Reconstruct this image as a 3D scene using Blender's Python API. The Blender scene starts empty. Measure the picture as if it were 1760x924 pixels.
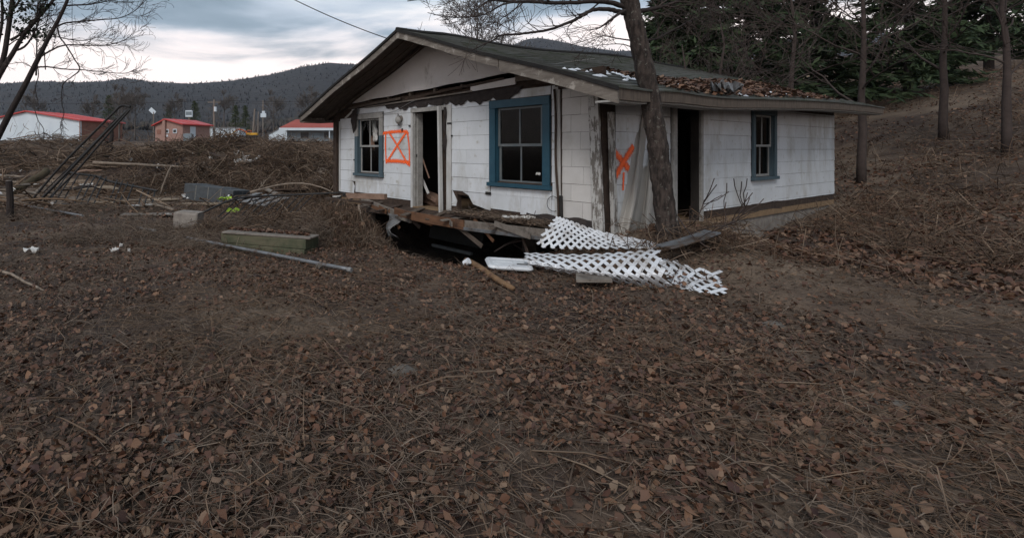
import bpy, math, random
import numpy as np
from mathutils import Vector, Matrix

# ------------------------------------------------------------------ camera, sky, sun, exposure
scene = bpy.context.scene
CAMZ = 1.65                      # eye height
FPX, CX, CY = 900.0, 600.0, 257.0   # surveyed focal length / principal point of the photograph, in its pixels
cam = bpy.data.cameras.new("camera"); camo = bpy.data.objects.new("camera", cam)
scene.collection.objects.link(camo); scene.camera = camo
camo.location = (0, 0, CAMZ); camo.rotation_euler = (math.radians(90), 0, 0)
cam.sensor_width = 36; cam.lens = FPX / 1760 * 36
cam.shift_x = (880 - CX) / 1760; cam.shift_y = -(462 - CY) / 1760
cam.clip_start = 0.05; cam.clip_end = 9000

SUN_EL, SUN_AZ = 42, 205         # azimuth clockwise from +Y (view direction)
world = bpy.data.worlds.new("World"); scene.world = world; world.use_nodes = True
wn = world.node_tree.nodes; wl = world.node_tree.links
for n in list(wn): wn.remove(n)
def W(t, **k):
    n = wn.new(t)
    for a, b in k.items(): setattr(n, a, b)
    return n
w_out = W('ShaderNodeOutputWorld')
sky = W('ShaderNodeTexSky', sky_type='NISHITA', sun_disc=False)
sky.sun_elevation = math.radians(SUN_EL); sky.sun_rotation = math.radians(SUN_AZ); sky.dust_density = 2.0
bg_sky = W('ShaderNodeBackground'); bg_sky.inputs[1].default_value = 0.10
wl.new(sky.outputs[0], bg_sky.inputs[0])
tc = W('ShaderNodeTexCoord'); sep = W('ShaderNodeSeparateXYZ'); wl.new(tc.outputs['Generated'], sep.inputs[0])
def wm(op, a, b=None, c=None, clamp=False):
    n = W('ShaderNodeMath', operation=op, use_clamp=clamp)
    for i, v in enumerate((a, b, c)):
        if v is None: continue
        if isinstance(v, (int, float)): n.inputs[i].default_value = v
        else: wl.new(v, n.inputs[i])
    return n.outputs[0]
zc = wm('ADD', wm('MAXIMUM', sep.outputs[2], 0.0), 0.16)
comb = W('ShaderNodeCombineXYZ')
wl.new(wm('DIVIDE', sep.outputs[0], zc), comb.inputs[0]); wl.new(wm('DIVIDE', sep.outputs[1], zc), comb.inputs[1])
nz = W('ShaderNodeTexNoise'); nz.inputs['Scale'].default_value = 1.25; nz.inputs['Detail'].default_value = 7
nz.inputs['Roughness'].default_value = 0.52; nz.inputs['Distortion'].default_value = 0.35
mp = W('ShaderNodeMapping'); mp.inputs['Location'].default_value = (3.1, 1.7, 0.4); mp.inputs['Scale'].default_value = (0.75, 1.15, 1)
wl.new(comb.outputs[0], mp.inputs[0]); wl.new(mp.outputs[0], nz.inputs['Vector'])
ramp = W('ShaderNodeValToRGB'); wl.new(nz.outputs[0], ramp.inputs[0])
cr = ramp.color_ramp
cr.elements[0].position = 0.34; cr.elements[0].color = (0.20, 0.265, 0.325, 1)
cr.elements[1].position = 0.68; cr.elements[1].color = (0.78, 0.82, 0.86, 1)
e = cr.elements.new(0.46); e.color = (0.30, 0.375, 0.45, 1)
e = cr.elements.new(0.56); e.color = (0.50, 0.57, 0.66, 1)
hz = W('ShaderNodeValToRGB'); wl.new(wm('ADD', sep.outputs[2], wm('MULTIPLY', wm('SUBTRACT', nz.outputs[0], 0.5), -0.28)), hz.inputs[0])
h = hz.color_ramp; h.interpolation = 'EASE'
h.elements[0].position = 0.15; h.elements[0].color = (1, 1, 1, 1)
h.elements[1].position = 0.235; h.elements[1].color = (0, 0, 0, 1)
mixc = W('ShaderNodeMix', data_type='RGBA'); wl.new(hz.outputs[0], mixc.inputs[0]); wl.new(ramp.outputs[0], mixc.inputs[6])
mixc.inputs[7].default_value = (1.16, 1.02, 0.97, 1)
bg_cl = W('ShaderNodeBackground'); bg_cl.inputs[1].default_value = 1.0
wl.new(mixc.outputs[2], bg_cl.inputs[0])
ms = W('ShaderNodeMixShader'); ms.inputs[0].default_value = 0.92
wl.new(bg_sky.outputs[0], ms.inputs[1]); wl.new(bg_cl.outputs[0], ms.inputs[2]); wl.new(ms.outputs[0], w_out.inputs[0])

sun = bpy.data.lights.new("sun", 'SUN'); sun.energy = 1.5; sun.angle = math.radians(22); sun.color = (1.0, 0.97, 0.94)
suno = bpy.data.objects.new("sun", sun); scene.collection.objects.link(suno)
az, el = math.radians(SUN_AZ), math.radians(SUN_EL)
to_sun = Vector((math.sin(az) * math.cos(el), math.cos(az) * math.cos(el), math.sin(el)))
suno.rotation_euler = to_sun.to_track_quat('Z', 'Y').to_euler()
vs = scene.view_settings; vs.view_transform = 'Standard'; vs.look = 'None'; vs.gamma = 1; vs.exposure = 0.30
vs.use_curve_mapping = False
scene.cycles.max_bounces = 6; scene.cycles.volume_bounces = 1; scene.cycles.transparent_max_bounces = 16

# ------------------------------------------------------------------ helpers
COL = scene.collection
RNG = random.Random(7)
NR = np.random.default_rng(7)
def tag(o, label=None, cat=None, group=None, kind=None):
    if label: o["label"] = label
    if cat: o["category"] = cat
    if group: o["group"] = group
    if kind: o["kind"] = kind
    return o
def empty(name, loc=(0, 0, 0), rotz=0.0, label=None, cat=None, group=None):
    o = bpy.data.objects.new(name, None); COL.objects.link(o)
    o.location = loc; o.rotation_euler = (0, 0, rotz); o.empty_display_size = 0.1
    return tag(o, label, cat, group)
def P(px, py, z):                # a surveyed sight line and its distance -> a point in the place
    return Vector(((px - CX) / FPX * z, z, CAMZ - (py - CY) / FPX * z))
def sstep(a, b, x):
    t = np.clip((np.asarray(x, float) - a) / (b - a), 0, 1); return t * t * (3 - 2 * t)
def _hash(ix, iy, seed):
    h = (ix.astype(np.int64) * 374761393 + iy.astype(np.int64) * 668265263 + seed * 982451653) & 0x7fffffff
    h = ((h ^ (h >> 13)) * 1274126177) & 0x7fffffff
    return ((h ^ (h >> 16)) & 0xffff) / 65535.0
def vnoise(x, y, seed=0):
    x = np.asarray(x, float); y = np.asarray(y, float)
    ix = np.floor(x); iy = np.floor(y); fx = x - ix; fy = y - iy
    fx = fx * fx * (3 - 2 * fx); fy = fy * fy * (3 - 2 * fy)
    a = _hash(ix, iy, seed); b = _hash(ix + 1, iy, seed); c = _hash(ix, iy + 1, seed); d = _hash(ix + 1, iy + 1, seed)
    return a + (b - a) * fx + (c - a) * fy + (a - b - c + d) * fx * fy
def fbm(x, y, oct=4, seed=0):
    v = 0; a = 0.5; f = 1.0
    for i in range(oct):
        v = v + a * (vnoise(np.asarray(x) * f, np.asarray(y) * f, seed + i) - 0.5); a *= 0.5; f *= 2.03
    return v                      # about -0.5..0.5

class MB:
    def __init__(s): s.v = []; s.f = []; s.uv = {}
    def box(s, c, size, rot=None, taper=1.0):
        hx, hy, hz_ = size[0] / 2, size[1] / 2, size[2] / 2
        b = len(s.v)
        for z in (-1, 1):
            k = taper if z > 0 else 1.0
            for x, y in ((-1, -1), (1, -1), (1, 1), (-1, 1)):
                p = Vector((x * hx * k, y * hy * k, z * hz_))
                if rot is not None: p = rot @ p
                s.v.append(p + Vector(c))
        for f in ((0, 3, 2, 1), (4, 5, 6, 7), (0, 1, 5, 4), (1, 2, 6, 5), (2, 3, 7, 6), (3, 0, 4, 7)): s.f.append(tuple(b + i for i in f))
        return s
    def b2(s, x0, x1, y0, y1, z0, z1): return s.box(((x0 + x1) / 2, (y0 + y1) / 2, (z0 + z1) / 2), (x1 - x0, y1 - y0, z1 - z0))
    def hexa(s, p):               # eight corners, bottom four then top four
        b = len(s.v); s.v += [Vector(q) for q in p]
        for f in ((0, 3, 2, 1), (4, 5, 6, 7), (0, 1, 5, 4), (1, 2, 6, 5), (2, 3, 7, 6), (3, 0, 4, 7)): s.f.append(tuple(b + i for i in f))
        return s
    def tube(s, pts, rad, sides=6, cap=True):
        pts = [Vector(p) for p in pts]; n = len(pts)
        if isinstance(rad, (int, float)): rad = [rad] * n
        b0 = len(s.v); up = None
        for i, p in enumerate(pts):
            d = (pts[min(i + 1, n - 1)] - pts[max(i - 1, 0)])
            if d.length < 1e-9: d = Vector((0, 0, 1))
            d.normalize()
            if up is None:
                up = Vector((0, 0, 1)) if abs(d.z) < 0.9 else Vector((1, 0, 0))
            a = d.cross(up)
            if a.length < 1e-6: a = d.orthogonal()
            a.normalize(); bb = a.cross(d); up = bb
            for k in range(sides):
                t = 2 * math.pi * k / sides
                s.v.append(p + (a * math.cos(t) + bb * math.sin(t)) * rad[i])
        for i in range(n - 1):
            for k in range(sides):
                k2 = (k + 1) % sides
                s.f.append((b0 + i * sides + k, b0 + i * sides + k2, b0 + (i + 1) * sides + k2, b0 + (i + 1) * sides + k))
        if cap:
            s.f.append(tuple(b0 + k for k in range(sides))[::-1]); s.f.append(tuple(b0 + (n - 1) * sides + k for k in range(sides)))
        return s
    def grid(s, rows, uv=False):
        b = len(s.v); m = len(rows); n = len(rows[0])
        for r in rows: s.v += [Vector(p) for p in r]
        for i in range(m - 1):
            for j in range(n - 1):
                f = (b + i * n + j, b + i * n + j + 1, b + (i + 1) * n + j + 1, b + (i + 1) * n + j)
                if uv: s.uv[len(s.f)] = [(j / (n - 1), i / (m - 1)), ((j + 1) / (n - 1), i / (m - 1)), ((j + 1) / (n - 1), (i + 1) / (m - 1)), (j / (n - 1), (i + 1) / (m - 1))]
                s.f.append(f)
        return s
    def build(s, name, mat, parent=None, origin=None, smooth=False, thick=0, bevel=0):
        me = bpy.data.meshes.new(name)
        o3 = Vector(origin) if origin is not None else Vector((0, 0, 0))
        me.from_pydata([tuple(v - o3) for v in s.v], [], s.f)
        if s.uv:
            ul = me.uv_layers.new(name="UVMap")
            for fi, uvs in s.uv.items():
                for li, q in zip(me.polygons[fi].loop_indices, uvs): ul.data[li].uv = q
        if smooth: me.polygons.foreach_set('use_smooth', [True] * len(me.polygons))
        me.materials.append(M[mat]); me.update()
        o = bpy.data.objects.new(name, me); COL.objects.link(o)
        if parent is not None: o.parent = parent
        elif origin is not None: o.location = o3
        if thick:
            m = o.modifiers.new("solidify", 'SOLIDIFY'); m.thickness = thick; m.offset = 0
        if bevel:
            m = o.modifiers.new("bevel", 'BEVEL'); m.width = bevel; m.segments = 2; m.limit_method = 'ANGLE'
        return o
def np_mesh(name, verts, faces, mat, kind=None, smooth=False):
    verts = np.asarray(verts, np.float32).reshape(-1, 3); faces = np.asarray(faces, np.int32)
    k = faces.shape[1]; nf = len(faces)
    me = bpy.data.meshes.new(name)
    me.vertices.add(len(verts)); me.vertices.foreach_set('co', verts.ravel())
    me.loops.add(nf * k); me.loops.foreach_set('vertex_index', faces.ravel())
    me.polygons.add(nf); me.polygons.foreach_set('loop_start', np.arange(nf, dtype=np.int32) * k)
    me.polygons.foreach_set('loop_total', np.full(nf, k, np.int32))
    if smooth: me.polygons.foreach_set('use_smooth', np.ones(nf, bool))
    me.update(calc_edges=True); me.validate()
    me.materials.append(M[mat])
    o = bpy.data.objects.new(name, me); COL.objects.link(o)
    if kind: o["kind"] = kind
    return o
def crom(pts, n=6):
    pts = [Vector(p) for p in pts]; out = []
    q = [pts[0] * 2 - pts[1]] + pts + [pts[-1] * 2 - pts[-2]]
    for i in range(1, len(q) - 2):
        for k in range(n):
            t = k / n
            out.append(0.5 * ((2 * q[i]) + (q[i + 1] - q[i - 1]) * t + (2 * q[i - 1] - 5 * q[i] + 4 * q[i + 1] - q[i + 2]) * t * t + (-q[i - 1] + 3 * q[i] - 3 * q[i + 1] + q[i + 2]) * t ** 3))
    out.append(pts[-1]); return out
def lerps(a, b, n): return [a + (b - a) * i / (n - 1) for i in range(n)]

# ------------------------------------------------------------------ materials
M = {}
def new_mat(name):
    m = bpy.data.materials.new(name); m.use_nodes = True; M[name] = m
    nt = m.node_tree; return m, nt, nt.nodes['Principled BSDF']
def col4(c): return (c[0], c[1], c[2], 1)
def pm(name, c1, c2, scale=6, rough=0.85, bump=0.3, stretch=(1, 1, 1), lo=0.35, hi=0.65, detail=8, c3=None, c3scale=2.0, c3lo=0.55, c3hi=0.6,
       island=0.0, c4=None, c4scale=0.25, c4lo=0.5, c4hi=0.6, metallic=0.0, bumpscale=None, dist=0.02, spec=0.3, c3stretch=None):
    m, nt, b = new_mat(name); N = nt.nodes; Lk = nt.links
    tc = N.new('ShaderNodeTexCoord'); mp = N.new('ShaderNodeMapping'); mp.inputs['Scale'].default_value = stretch
    Lk.new(tc.outputs['Object'], mp.inputs[0])
    n1 = N.new('ShaderNodeTexNoise'); n1.inputs['Scale'].default_value = scale; n1.inputs['Detail'].default_value = detail; n1.inputs['Roughness'].default_value = 0.65
    Lk.new(mp.outputs[0], n1.inputs['Vector'])
    mr = N.new('ShaderNodeMapRange'); mr.inputs['From Min'].default_value = lo; mr.inputs['From Max'].default_value = hi; Lk.new(n1.outputs[0], mr.inputs[0])
    mx = N.new('ShaderNodeMix'); mx.data_type = 'RGBA'; mx.inputs[6].default_value = col4(c1); mx.inputs[7].default_value = col4(c2); Lk.new(mr.outputs[0], mx.inputs[0])
    out = mx.outputs[2]
    if c3 is not None:
        n2 = N.new('ShaderNodeTexNoise'); n2.inputs['Scale'].default_value = c3scale; n2.inputs['Detail'].default_value = 9; n2.inputs['Roughness'].default_value = 0.7
        if c3stretch:
            mp2 = N.new('ShaderNodeMapping'); mp2.inputs['Scale'].default_value = c3stretch; mp2.inputs['Location'].default_value = (5, 3, 1)
            Lk.new(tc.outputs['Object'], mp2.inputs[0]); Lk.new(mp2.outputs[0], n2.inputs['Vector'])
        else: Lk.new(tc.outputs['Object'], n2.inputs['Vector'])
        mr2 = N.new('ShaderNodeMapRange'); mr2.inputs['From Min'].default_value = c3lo; mr2.inputs['From Max'].default_value = c3hi; Lk.new(n2.outputs[0], mr2.inputs[0])
        m2 = N.new('ShaderNodeMix'); m2.data_type = 'RGBA'; Lk.new(mr2.outputs[0], m2.inputs[0]); Lk.new(out, m2.inputs[6]); m2.inputs[7].default_value = col4(c3)
        out = m2.outputs[2]
    if c4 is not None:
        n4 = N.new('ShaderNodeTexNoise'); n4.inputs['Scale'].default_value = c4scale; n4.inputs['Detail'].default_value = 7; n4.inputs['Roughness'].default_value = 0.6
        mp4 = N.new('ShaderNodeMapping'); mp4.inputs['Location'].default_value = (2.3, 7.7, 0); Lk.new(tc.outputs['Object'], mp4.inputs[0]); Lk.new(mp4.outputs[0], n4.inputs['Vector'])
        mr4 = N.new('ShaderNodeMapRange'); mr4.inputs['From Min'].default_value = c4lo; mr4.inputs['From Max'].default_value = c4hi; Lk.new(n4.outputs[0], mr4.inputs[0])
        m4 = N.new('ShaderNodeMix'); m4.data_type = 'RGBA'; Lk.new(mr4.outputs[0], m4.inputs[0]); Lk.new(out, m4.inputs[6]); m4.inputs[7].default_value = col4(c4); out = m4.outputs[2]
    if island:
        g = N.new('ShaderNodeNewGeometry'); oi = N.new('ShaderNodeObjectInfo'); ad = N.new('ShaderNodeMath'); ad.operation = 'ADD'
        Lk.new(g.outputs['Random Per Island'], ad.inputs[0]); Lk.new(oi.outputs['Random'], ad.inputs[1])
        fr = N.new('ShaderNodeMath'); fr.operation = 'FRACT'; Lk.new(ad.outputs[0], fr.inputs[0])
        hs = N.new('ShaderNodeHueSaturation'); mr3 = N.new('ShaderNodeMapRange'); mr3.inputs['To Min'].default_value = 1 - island; mr3.inputs['To Max'].default_value = 1 + island
        Lk.new(fr.outputs[0], mr3.inputs[0]); Lk.new(mr3.outputs[0], hs.inputs['Value']); Lk.new(out, hs.inputs['Color']); out = hs.outputs[0]
    Lk.new(out, b.inputs['Base Color'])
    b.inputs['Roughness'].default_value = rough; b.inputs['Metallic'].default_value = metallic
    b.inputs['Specular IOR Level'].default_value = spec
    if bump:
        bn = N.new('ShaderNodeBump'); bn.inputs['Strength'].default_value = bump; bn.inputs['Distance'].default_value = dist
        if bumpscale:
            n3 = N.new('ShaderNodeTexNoise'); n3.inputs['Scale'].default_value = bumpscale; n3.inputs['Detail'].default_value = 8
            Lk.new(mp.outputs[0], n3.inputs['Vector']); Lk.new(n3.outputs[0], bn.inputs['Height'])
        else: Lk.new(n1.outputs[0], bn.inputs['Height'])
        Lk.new(bn.outputs[0], b.inputs['Normal'])
    return m
def ramp_island(name, cols, rough=0.8, transl=0.0, noise=0.0):
    m, nt, b = new_mat(name); N = nt.nodes; Lk = nt.links
    g = N.new('ShaderNodeNewGeometry'); r = N.new('ShaderNodeValToRGB'); Lk.new(g.outputs['Random Per Island'], r.inputs[0])
    el = r.color_ramp.elements
    for i, c in enumerate(cols):
        p = i / (len(cols) - 1)
        if i == 0: el[0].color = col4(c); el[0].position = 0
        elif i == len(cols) - 1: el[len(el) - 1].color = col4(c)
        else:
            x = el.new(p); x.color = col4(c)
    Lk.new(r.outputs[0], b.inputs['Base Color']); b.inputs['Roughness'].default_value = rough; b.inputs['Specular IOR Level'].default_value = 0.25
    return m

pm('soil', (0.050, 0.033, 0.024), (0.118, 0.083, 0.060), scale=3.2, rough=0.95, bump=0.8, c3=(0.034, 0.022, 0.019), c3scale=0.6, c3lo=0.45, c3hi=0.65, dist=0.05, bumpscale=22, c4=(0.17, 0.125, 0.09), c4scale=0.22, c4lo=0.52, c4hi=0.66)
ramp_island('leaf', [(0.066, 0.029, 0.018), (0.135, 0.066, 0.038), (0.080, 0.040, 0.027), (0.18, 0.10, 0.060), (0.058, 0.030, 0.023), (0.12, 0.067, 0.042), (0.046, 0.022, 0.018), (0.20, 0.128, 0.084), (0.090, 0.044, 0.029)], rough=0.62)
ramp_island('leaf_pale', [(0.09, 0.056, 0.036), (0.155, 0.105, 0.07), (0.11, 0.075, 0.052), (0.19, 0.135, 0.095)], rough=0.75)
ramp_island('twig', [(0.065, 0.046, 0.036), (0.16, 0.12, 0.09), (0.095, 0.066, 0.048), (0.22, 0.17, 0.13), (0.06, 0.043, 0.035)], rough=0.9)
ramp_island('brush', [(0.05, 0.033, 0.023), (0.16, 0.105, 0.07), (0.07, 0.045, 0.03), (0.27, 0.20, 0.145), (0.035, 0.023, 0.017), (0.12, 0.076, 0.05), (0.055, 0.036, 0.026), (0.20, 0.14, 0.10)], rough=0.92)
ramp_island('straw', [(0.09, 0.055, 0.036), (0.17, 0.115, 0.075), (0.12, 0.076, 0.05), (0.23, 0.165, 0.115)], rough=0.92)
pm('siding', (0.60, 0.62, 0.645), (0.53, 0.55, 0.565), scale=1.6, rough=0.6, bump=0.06, island=0.05, c3=(0.31, 0.285, 0.24), c3scale=1.15, c3lo=0.50, c3hi=0.76, c3stretch=(1.6, 1.6, 0.55), c4=(0.38, 0.36, 0.32), c4scale=7, c4lo=0.60, c4hi=0.72, dist=0.004, spec=0.35)
pm('siding_warm', (0.56, 0.54, 0.52), (0.47, 0.45, 0.425), scale=1.6, rough=0.65, bump=0.06, island=0.05, c3=(0.36, 0.33, 0.29), c3scale=1.1, c3lo=0.52, c3hi=0.75, dist=0.004)
pm('gable_paint', (0.60, 0.57, 0.555), (0.50, 0.47, 0.445), scale=1.3, rough=0.8, bump=0.12, c3=(0.24, 0.21, 0.18), c3scale=2.6, c3lo=0.60, c3hi=0.72, dist=0.006, c3stretch=(1, 1, 0.35))
pm('peeling', (0.42, 0.41, 0.39), (0.15, 0.135, 0.12), scale=9, rough=0.9, bump=0.5, stretch=(2.2, 2.2, 0.45), lo=0.47, hi=0.53, dist=0.01, c3=(0.10, 0.085, 0.075), c3scale=22, c3lo=0.58, c3hi=0.64)
pm('white_trim', (0.50, 0.50, 0.49), (0.38, 0.37, 0.35), scale=5, rough=0.75, bump=0.15, stretch=(1, 1, 0.5), dist=0.004)
pm('fascia', (0.20, 0.175, 0.15), (0.11, 0.092, 0.078), scale=7, rough=0.9, bump=0.4, stretch=(0.6, 0.6, 3), c3=(0.33, 0.30, 0.265), c3scale=5, c3lo=0.54, c3hi=0.62, dist=0.008)
pm('soffit', (0.12, 0.095, 0.075), (0.068, 0.052, 0.042), scale=5, rough=0.92, bump=0.35, stretch=(1, 4, 1), dist=0.008)
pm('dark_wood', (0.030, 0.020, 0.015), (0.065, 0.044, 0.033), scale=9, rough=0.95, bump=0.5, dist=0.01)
pm('tar_paper', (0.020, 0.016, 0.015), (0.040, 0.031, 0.028), scale=10, rough=0.9, bump=0.4, dist=0.008)
pm('brown_beam', (0.17, 0.085, 0.045), (0.09, 0.045, 0.026), scale=8, rough=0.75, bump=0.35, stretch=(0.25, 1, 1.8), dist=0.008, c3=(0.05, 0.03, 0.022), c3scale=4, c3lo=0.55, c3hi=0.68)
pm('plank_pale', (0.26, 0.17, 0.125), (0.16, 0.10, 0.072), scale=10, rough=0.85, bump=0.3, stretch=(0.4, 1, 1), dist=0.006)
pm('weathered_board', (0.20, 0.175, 0.15), (0.12, 0.10, 0.085), scale=9, rough=0.9, bump=0.4, stretch=(1, 1, 1), dist=0.008, c3=(0.07, 0.055, 0.045), c3scale=3, c3lo=0.56, c3hi=0.66)
pm('green_timber', (0.082, 0.082, 0.050), (0.12, 0.105, 0.070), scale=3.5, rough=0.9, bump=0.35, stretch=(0.6, 0.6, 2), dist=0.008, c3=(0.05, 0.058, 0.034), c3scale=2.4, c3lo=0.48, c3hi=0.65)
pm('tan_board', (0.30, 0.225, 0.155), (0.20, 0.15, 0.105), scale=5, rough=0.9, bump=0.3, dist=0.006, c3=(0.09, 0.062, 0.045), c3scale=1.8, c3lo=0.52, c3hi=0.66)
pm('floor_wood', (0.26, 0.175, 0.10), (0.17, 0.11, 0.065), scale=7, rough=0.8, bump=0.2, stretch=(0.4, 2, 1), dist=0.005)
pm('blue_paint', (0.016, 0.058, 0.088), (0.022, 0.072, 0.105), scale=7, rough=0.5, bump=0.12, dist=0.004, c3=(0.10, 0.125, 0.14), c3scale=14, c3lo=0.66, c3hi=0.72)
pm('slate_paint', (0.055, 0.088, 0.108), (0.07, 0.102, 0.12), scale=7, rough=0.65, bump=0.12, dist=0.004, c3=(0.21, 0.22, 0.22), c3scale=9, c3lo=0.62, c3hi=0.7)
pm('worn_paint', (0.34, 0.33, 0.31), (0.23, 0.22, 0.205), scale=9, rough=0.85, bump=0.3, dist=0.006, c3=(0.13, 0.12, 0.11), c3scale=12, c3lo=0.6, c3hi=0.68)
pm('sash', (0.30, 0.30, 0.29), (0.22, 0.22, 0.21), scale=8, rough=0.7, bump=0.1, dist=0.003)
pm('sash_dark', (0.10, 0.12, 0.13), (0.14, 0.15, 0.15), scale=8, rough=0.6, bump=0.1, dist=0.003)
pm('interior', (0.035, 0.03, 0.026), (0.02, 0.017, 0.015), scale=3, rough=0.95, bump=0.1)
pm('black_iron', (0.008, 0.008, 0.009), (0.02, 0.017, 0.015), scale=25, rough=0.6, bump=0.2, dist=0.003, spec=0.4)
pm('galvanised', (0.20, 0.21, 0.225), (0.12, 0.12, 0.12), scale=9, rough=0.5, bump=0.15, metallic=0.35, dist=0.003, c3=(0.09, 0.062, 0.045), c3scale=4, c3lo=0.50, c3hi=0.62)
pm('roofing', (0.060, 0.062, 0.055), (0.105, 0.105, 0.098), scale=3.5, rough=0.9, bump=0.5, stretch=(3, 0.35, 1), dist=0.01, c3=(0.038, 0.046, 0.026), c3scale=1.6, c3lo=0.48, c3hi=0.66)
pm('black_edge', (0.012, 0.011, 0.011), (0.022, 0.02, 0.018), scale=8, rough=0.8, bump=0.2)
pm('concrete', (0.27, 0.24, 0.21), (0.15, 0.13, 0.115), scale=6, rough=0.95, bump=0.4, dist=0.008, c3=(0.12, 0.095, 0.075), c3scale=2.6, c3lo=0.56, c3hi=0.70)
pm('dark_block', (0.075, 0.082, 0.088), (0.052, 0.056, 0.060), scale=8, rough=0.95, bump=0.4, dist=0.008, c3=(0.10, 0.085, 0.07), c3scale=2.6, c3lo=0.56, c3hi=0.70)
pm('mortar', (0.16, 0.155, 0.145), (0.12, 0.115, 0.105), scale=12, rough=0.95, bump=0.2)
pm('bark', (0.062, 0.047, 0.040), (0.020, 0.015, 0.013), scale=9, rough=0.95, bump=1.0, stretch=(2.4, 2.4, 0.7), lo=0.4, hi=0.6, dist=0.03, c3=(0.125, 0.118, 0.102), c3scale=17, c3lo=0.57, c3hi=0.64)
pm('bark_dark', (0.038, 0.029, 0.026), (0.020, 0.015, 0.014), scale=12, rough=0.95, bump=0.6, stretch=(2, 2, 0.6), dist=0.02)
pm('twigwood', (0.040, 0.029, 0.026), (0.062, 0.046, 0.040), scale=8, rough=0.95, bump=0)
pm('bark_grey', (0.13, 0.115, 0.105), (0.085, 0.072, 0.066), scale=6, rough=0.95, bump=0.2)
ramp_island('needles', [(0.018, 0.032, 0.014), (0.035, 0.055, 0.022), (0.014, 0.024, 0.012), (0.045, 0.062, 0.028), (0.024, 0.038, 0.018)], rough=0.8)
ramp_island('green_leaf', [(0.03, 0.045, 0.018), (0.06, 0.075, 0.03), (0.022, 0.032, 0.016), (0.08, 0.09, 0.04)], rough=0.7)
ramp_island('ivy', [(0.010, 0.018, 0.009), (0.018, 0.028, 0.012), (0.012, 0.014, 0.009)], rough=0.5)
pm('white_plastic', (0.70, 0.72, 0.75), (0.56, 0.575, 0.60), scale=3, rough=0.42, bump=0.03, c3=(0.26, 0.215, 0.175), c3scale=3.5, c3lo=0.54, c3hi=0.70, dist=0.003, spec=0.5)
pm('lid_plastic', (0.62, 0.64, 0.66), (0.50, 0.51, 0.53), scale=4, rough=0.45, bump=0.08, c3=(0.28, 0.25, 0.22), c3scale=5, c3lo=0.6, c3hi=0.7, dist=0.004, spec=0.5)
pm('scrap_white', (0.66, 0.65, 0.63), (0.45, 0.43, 0.40), scale=9, rough=0.7, bump=0.2, dist=0.005)
pm('scrap_grey', (0.24, 0.24, 0.24), (0.15, 0.145, 0.14), scale=7, rough=0.8, bump=0.3, dist=0.006)
pm('lime', (0.36, 0.55, 0.06), (0.25, 0.40, 0.05), scale=8, rough=0.6, bump=0.2, dist=0.004)
pm('pole_wood', (0.21, 0.125, 0.065), (0.13, 0.075, 0.04), scale=8, rough=0.8, bump=0.4, stretch=(1, 1, 1), dist=0.006)
pm('pale_log', (0.26, 0.21, 0.165), (0.17, 0.13, 0.10), scale=6, rough=0.9, bump=0.4, dist=0.01)
pm('mossy_log', (0.085, 0.062, 0.04), (0.055, 0.045, 0.025), scale=5, rough=0.95, bump=0.5, dist=0.02)
pm('raw_wood', (0.30, 0.14, 0.065), (0.22, 0.11, 0.05), scale=9, rough=0.9, bump=0.2)
pm('red_metal', (0.52, 0.055, 0.05), (0.42, 0.05, 0.045), scale=0.8, rough=0.45, bump=0.03)
pm('red_shingle', (0.34, 0.075, 0.055), (0.27, 0.06, 0.045), scale=1.0, rough=0.7, bump=0.05)
pm('far_white', (0.62, 0.68, 0.72), (0.54, 0.60, 0.65), scale=0.5, rough=0.7, bump=0.0, c3=(0.30, 0.29, 0.27), c3scale=0.35, c3lo=0.62, c3hi=0.72)
pm('far_brick', (0.27, 0.135, 0.10), (0.22, 0.105, 0.08), scale=3, rough=0.9, bump=0.1)
pm('far_brick_pale', (0.34, 0.21, 0.175), (0.29, 0.175, 0.145), scale=3, rough=0.9, bump=0.1)
pm('far_grey', (0.20, 0.235, 0.26), (0.16, 0.19, 0.21), scale=0.6, rough=0.6, bump=0)
pm('far_dark', (0.02, 0.02, 0.022), (0.035, 0.033, 0.033), scale=2, rough=0.3, bump=0)
pm('yellow_paint', (0.62, 0.33, 0.03), (0.52, 0.27, 0.03), scale=2, rough=0.5, bump=0)
pm('orange_paint', (0.55, 0.12, 0.03), (0.45, 0.10, 0.03), scale=2, rough=0.5, bump=0)
pm('pole_grey', (0.21, 0.18, 0.155), (0.15, 0.125, 0.108), scale=3, rough=0.95, bump=0)
pm('hill', (0.020, 0.019, 0.020), (0.034, 0.030, 0.030), scale=0.05, rough=1.0, bump=0.8, dist=14, c3=(0.042, 0.037, 0.036), c3scale=0.008, c3lo=0.5, c3hi=0.68)
ramp_island('far_wood', [(0.021, 0.020, 0.021), (0.030, 0.027, 0.028), (0.026, 0.024, 0.025), (0.020, 0.022, 0.021), (0.033, 0.029, 0.029)], rough=1.0)
ramp_island('near_wood', [(0.050, 0.042, 0.037), (0.075, 0.062, 0.054), (0.062, 0.052, 0.046), (0.045, 0.044, 0.035), (0.08, 0.067, 0.059)], rough=1.0)
pm('silt', (0.20, 0.150, 0.108), (0.135, 0.098, 0.071), scale=1.1, rough=0.9, bump=0.5, dist=0.03, bumpscale=9, c3=(0.085, 0.058, 0.042), c3scale=1.5, c3lo=0.50, c3hi=0.66)
pm('fieldstone', (0.13, 0.115, 0.10), (0.085, 0.075, 0.066), scale=9, rough=0.95, bump=0.5, dist=0.01)
pm('asphalt', (0.10, 0.095, 0.09), (0.15, 0.145, 0.14), scale=2, rough=0.9, bump=0)
pm('snow', (0.80, 0.82, 0.85), (0.70, 0.72, 0.76), scale=8, rough=0.7, bump=0.3, dist=0.01)
pm('rubber', (0.012, 0.012, 0.012), (0.02, 0.02, 0.02), scale=8, rough=0.7, bump=0.1)
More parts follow.
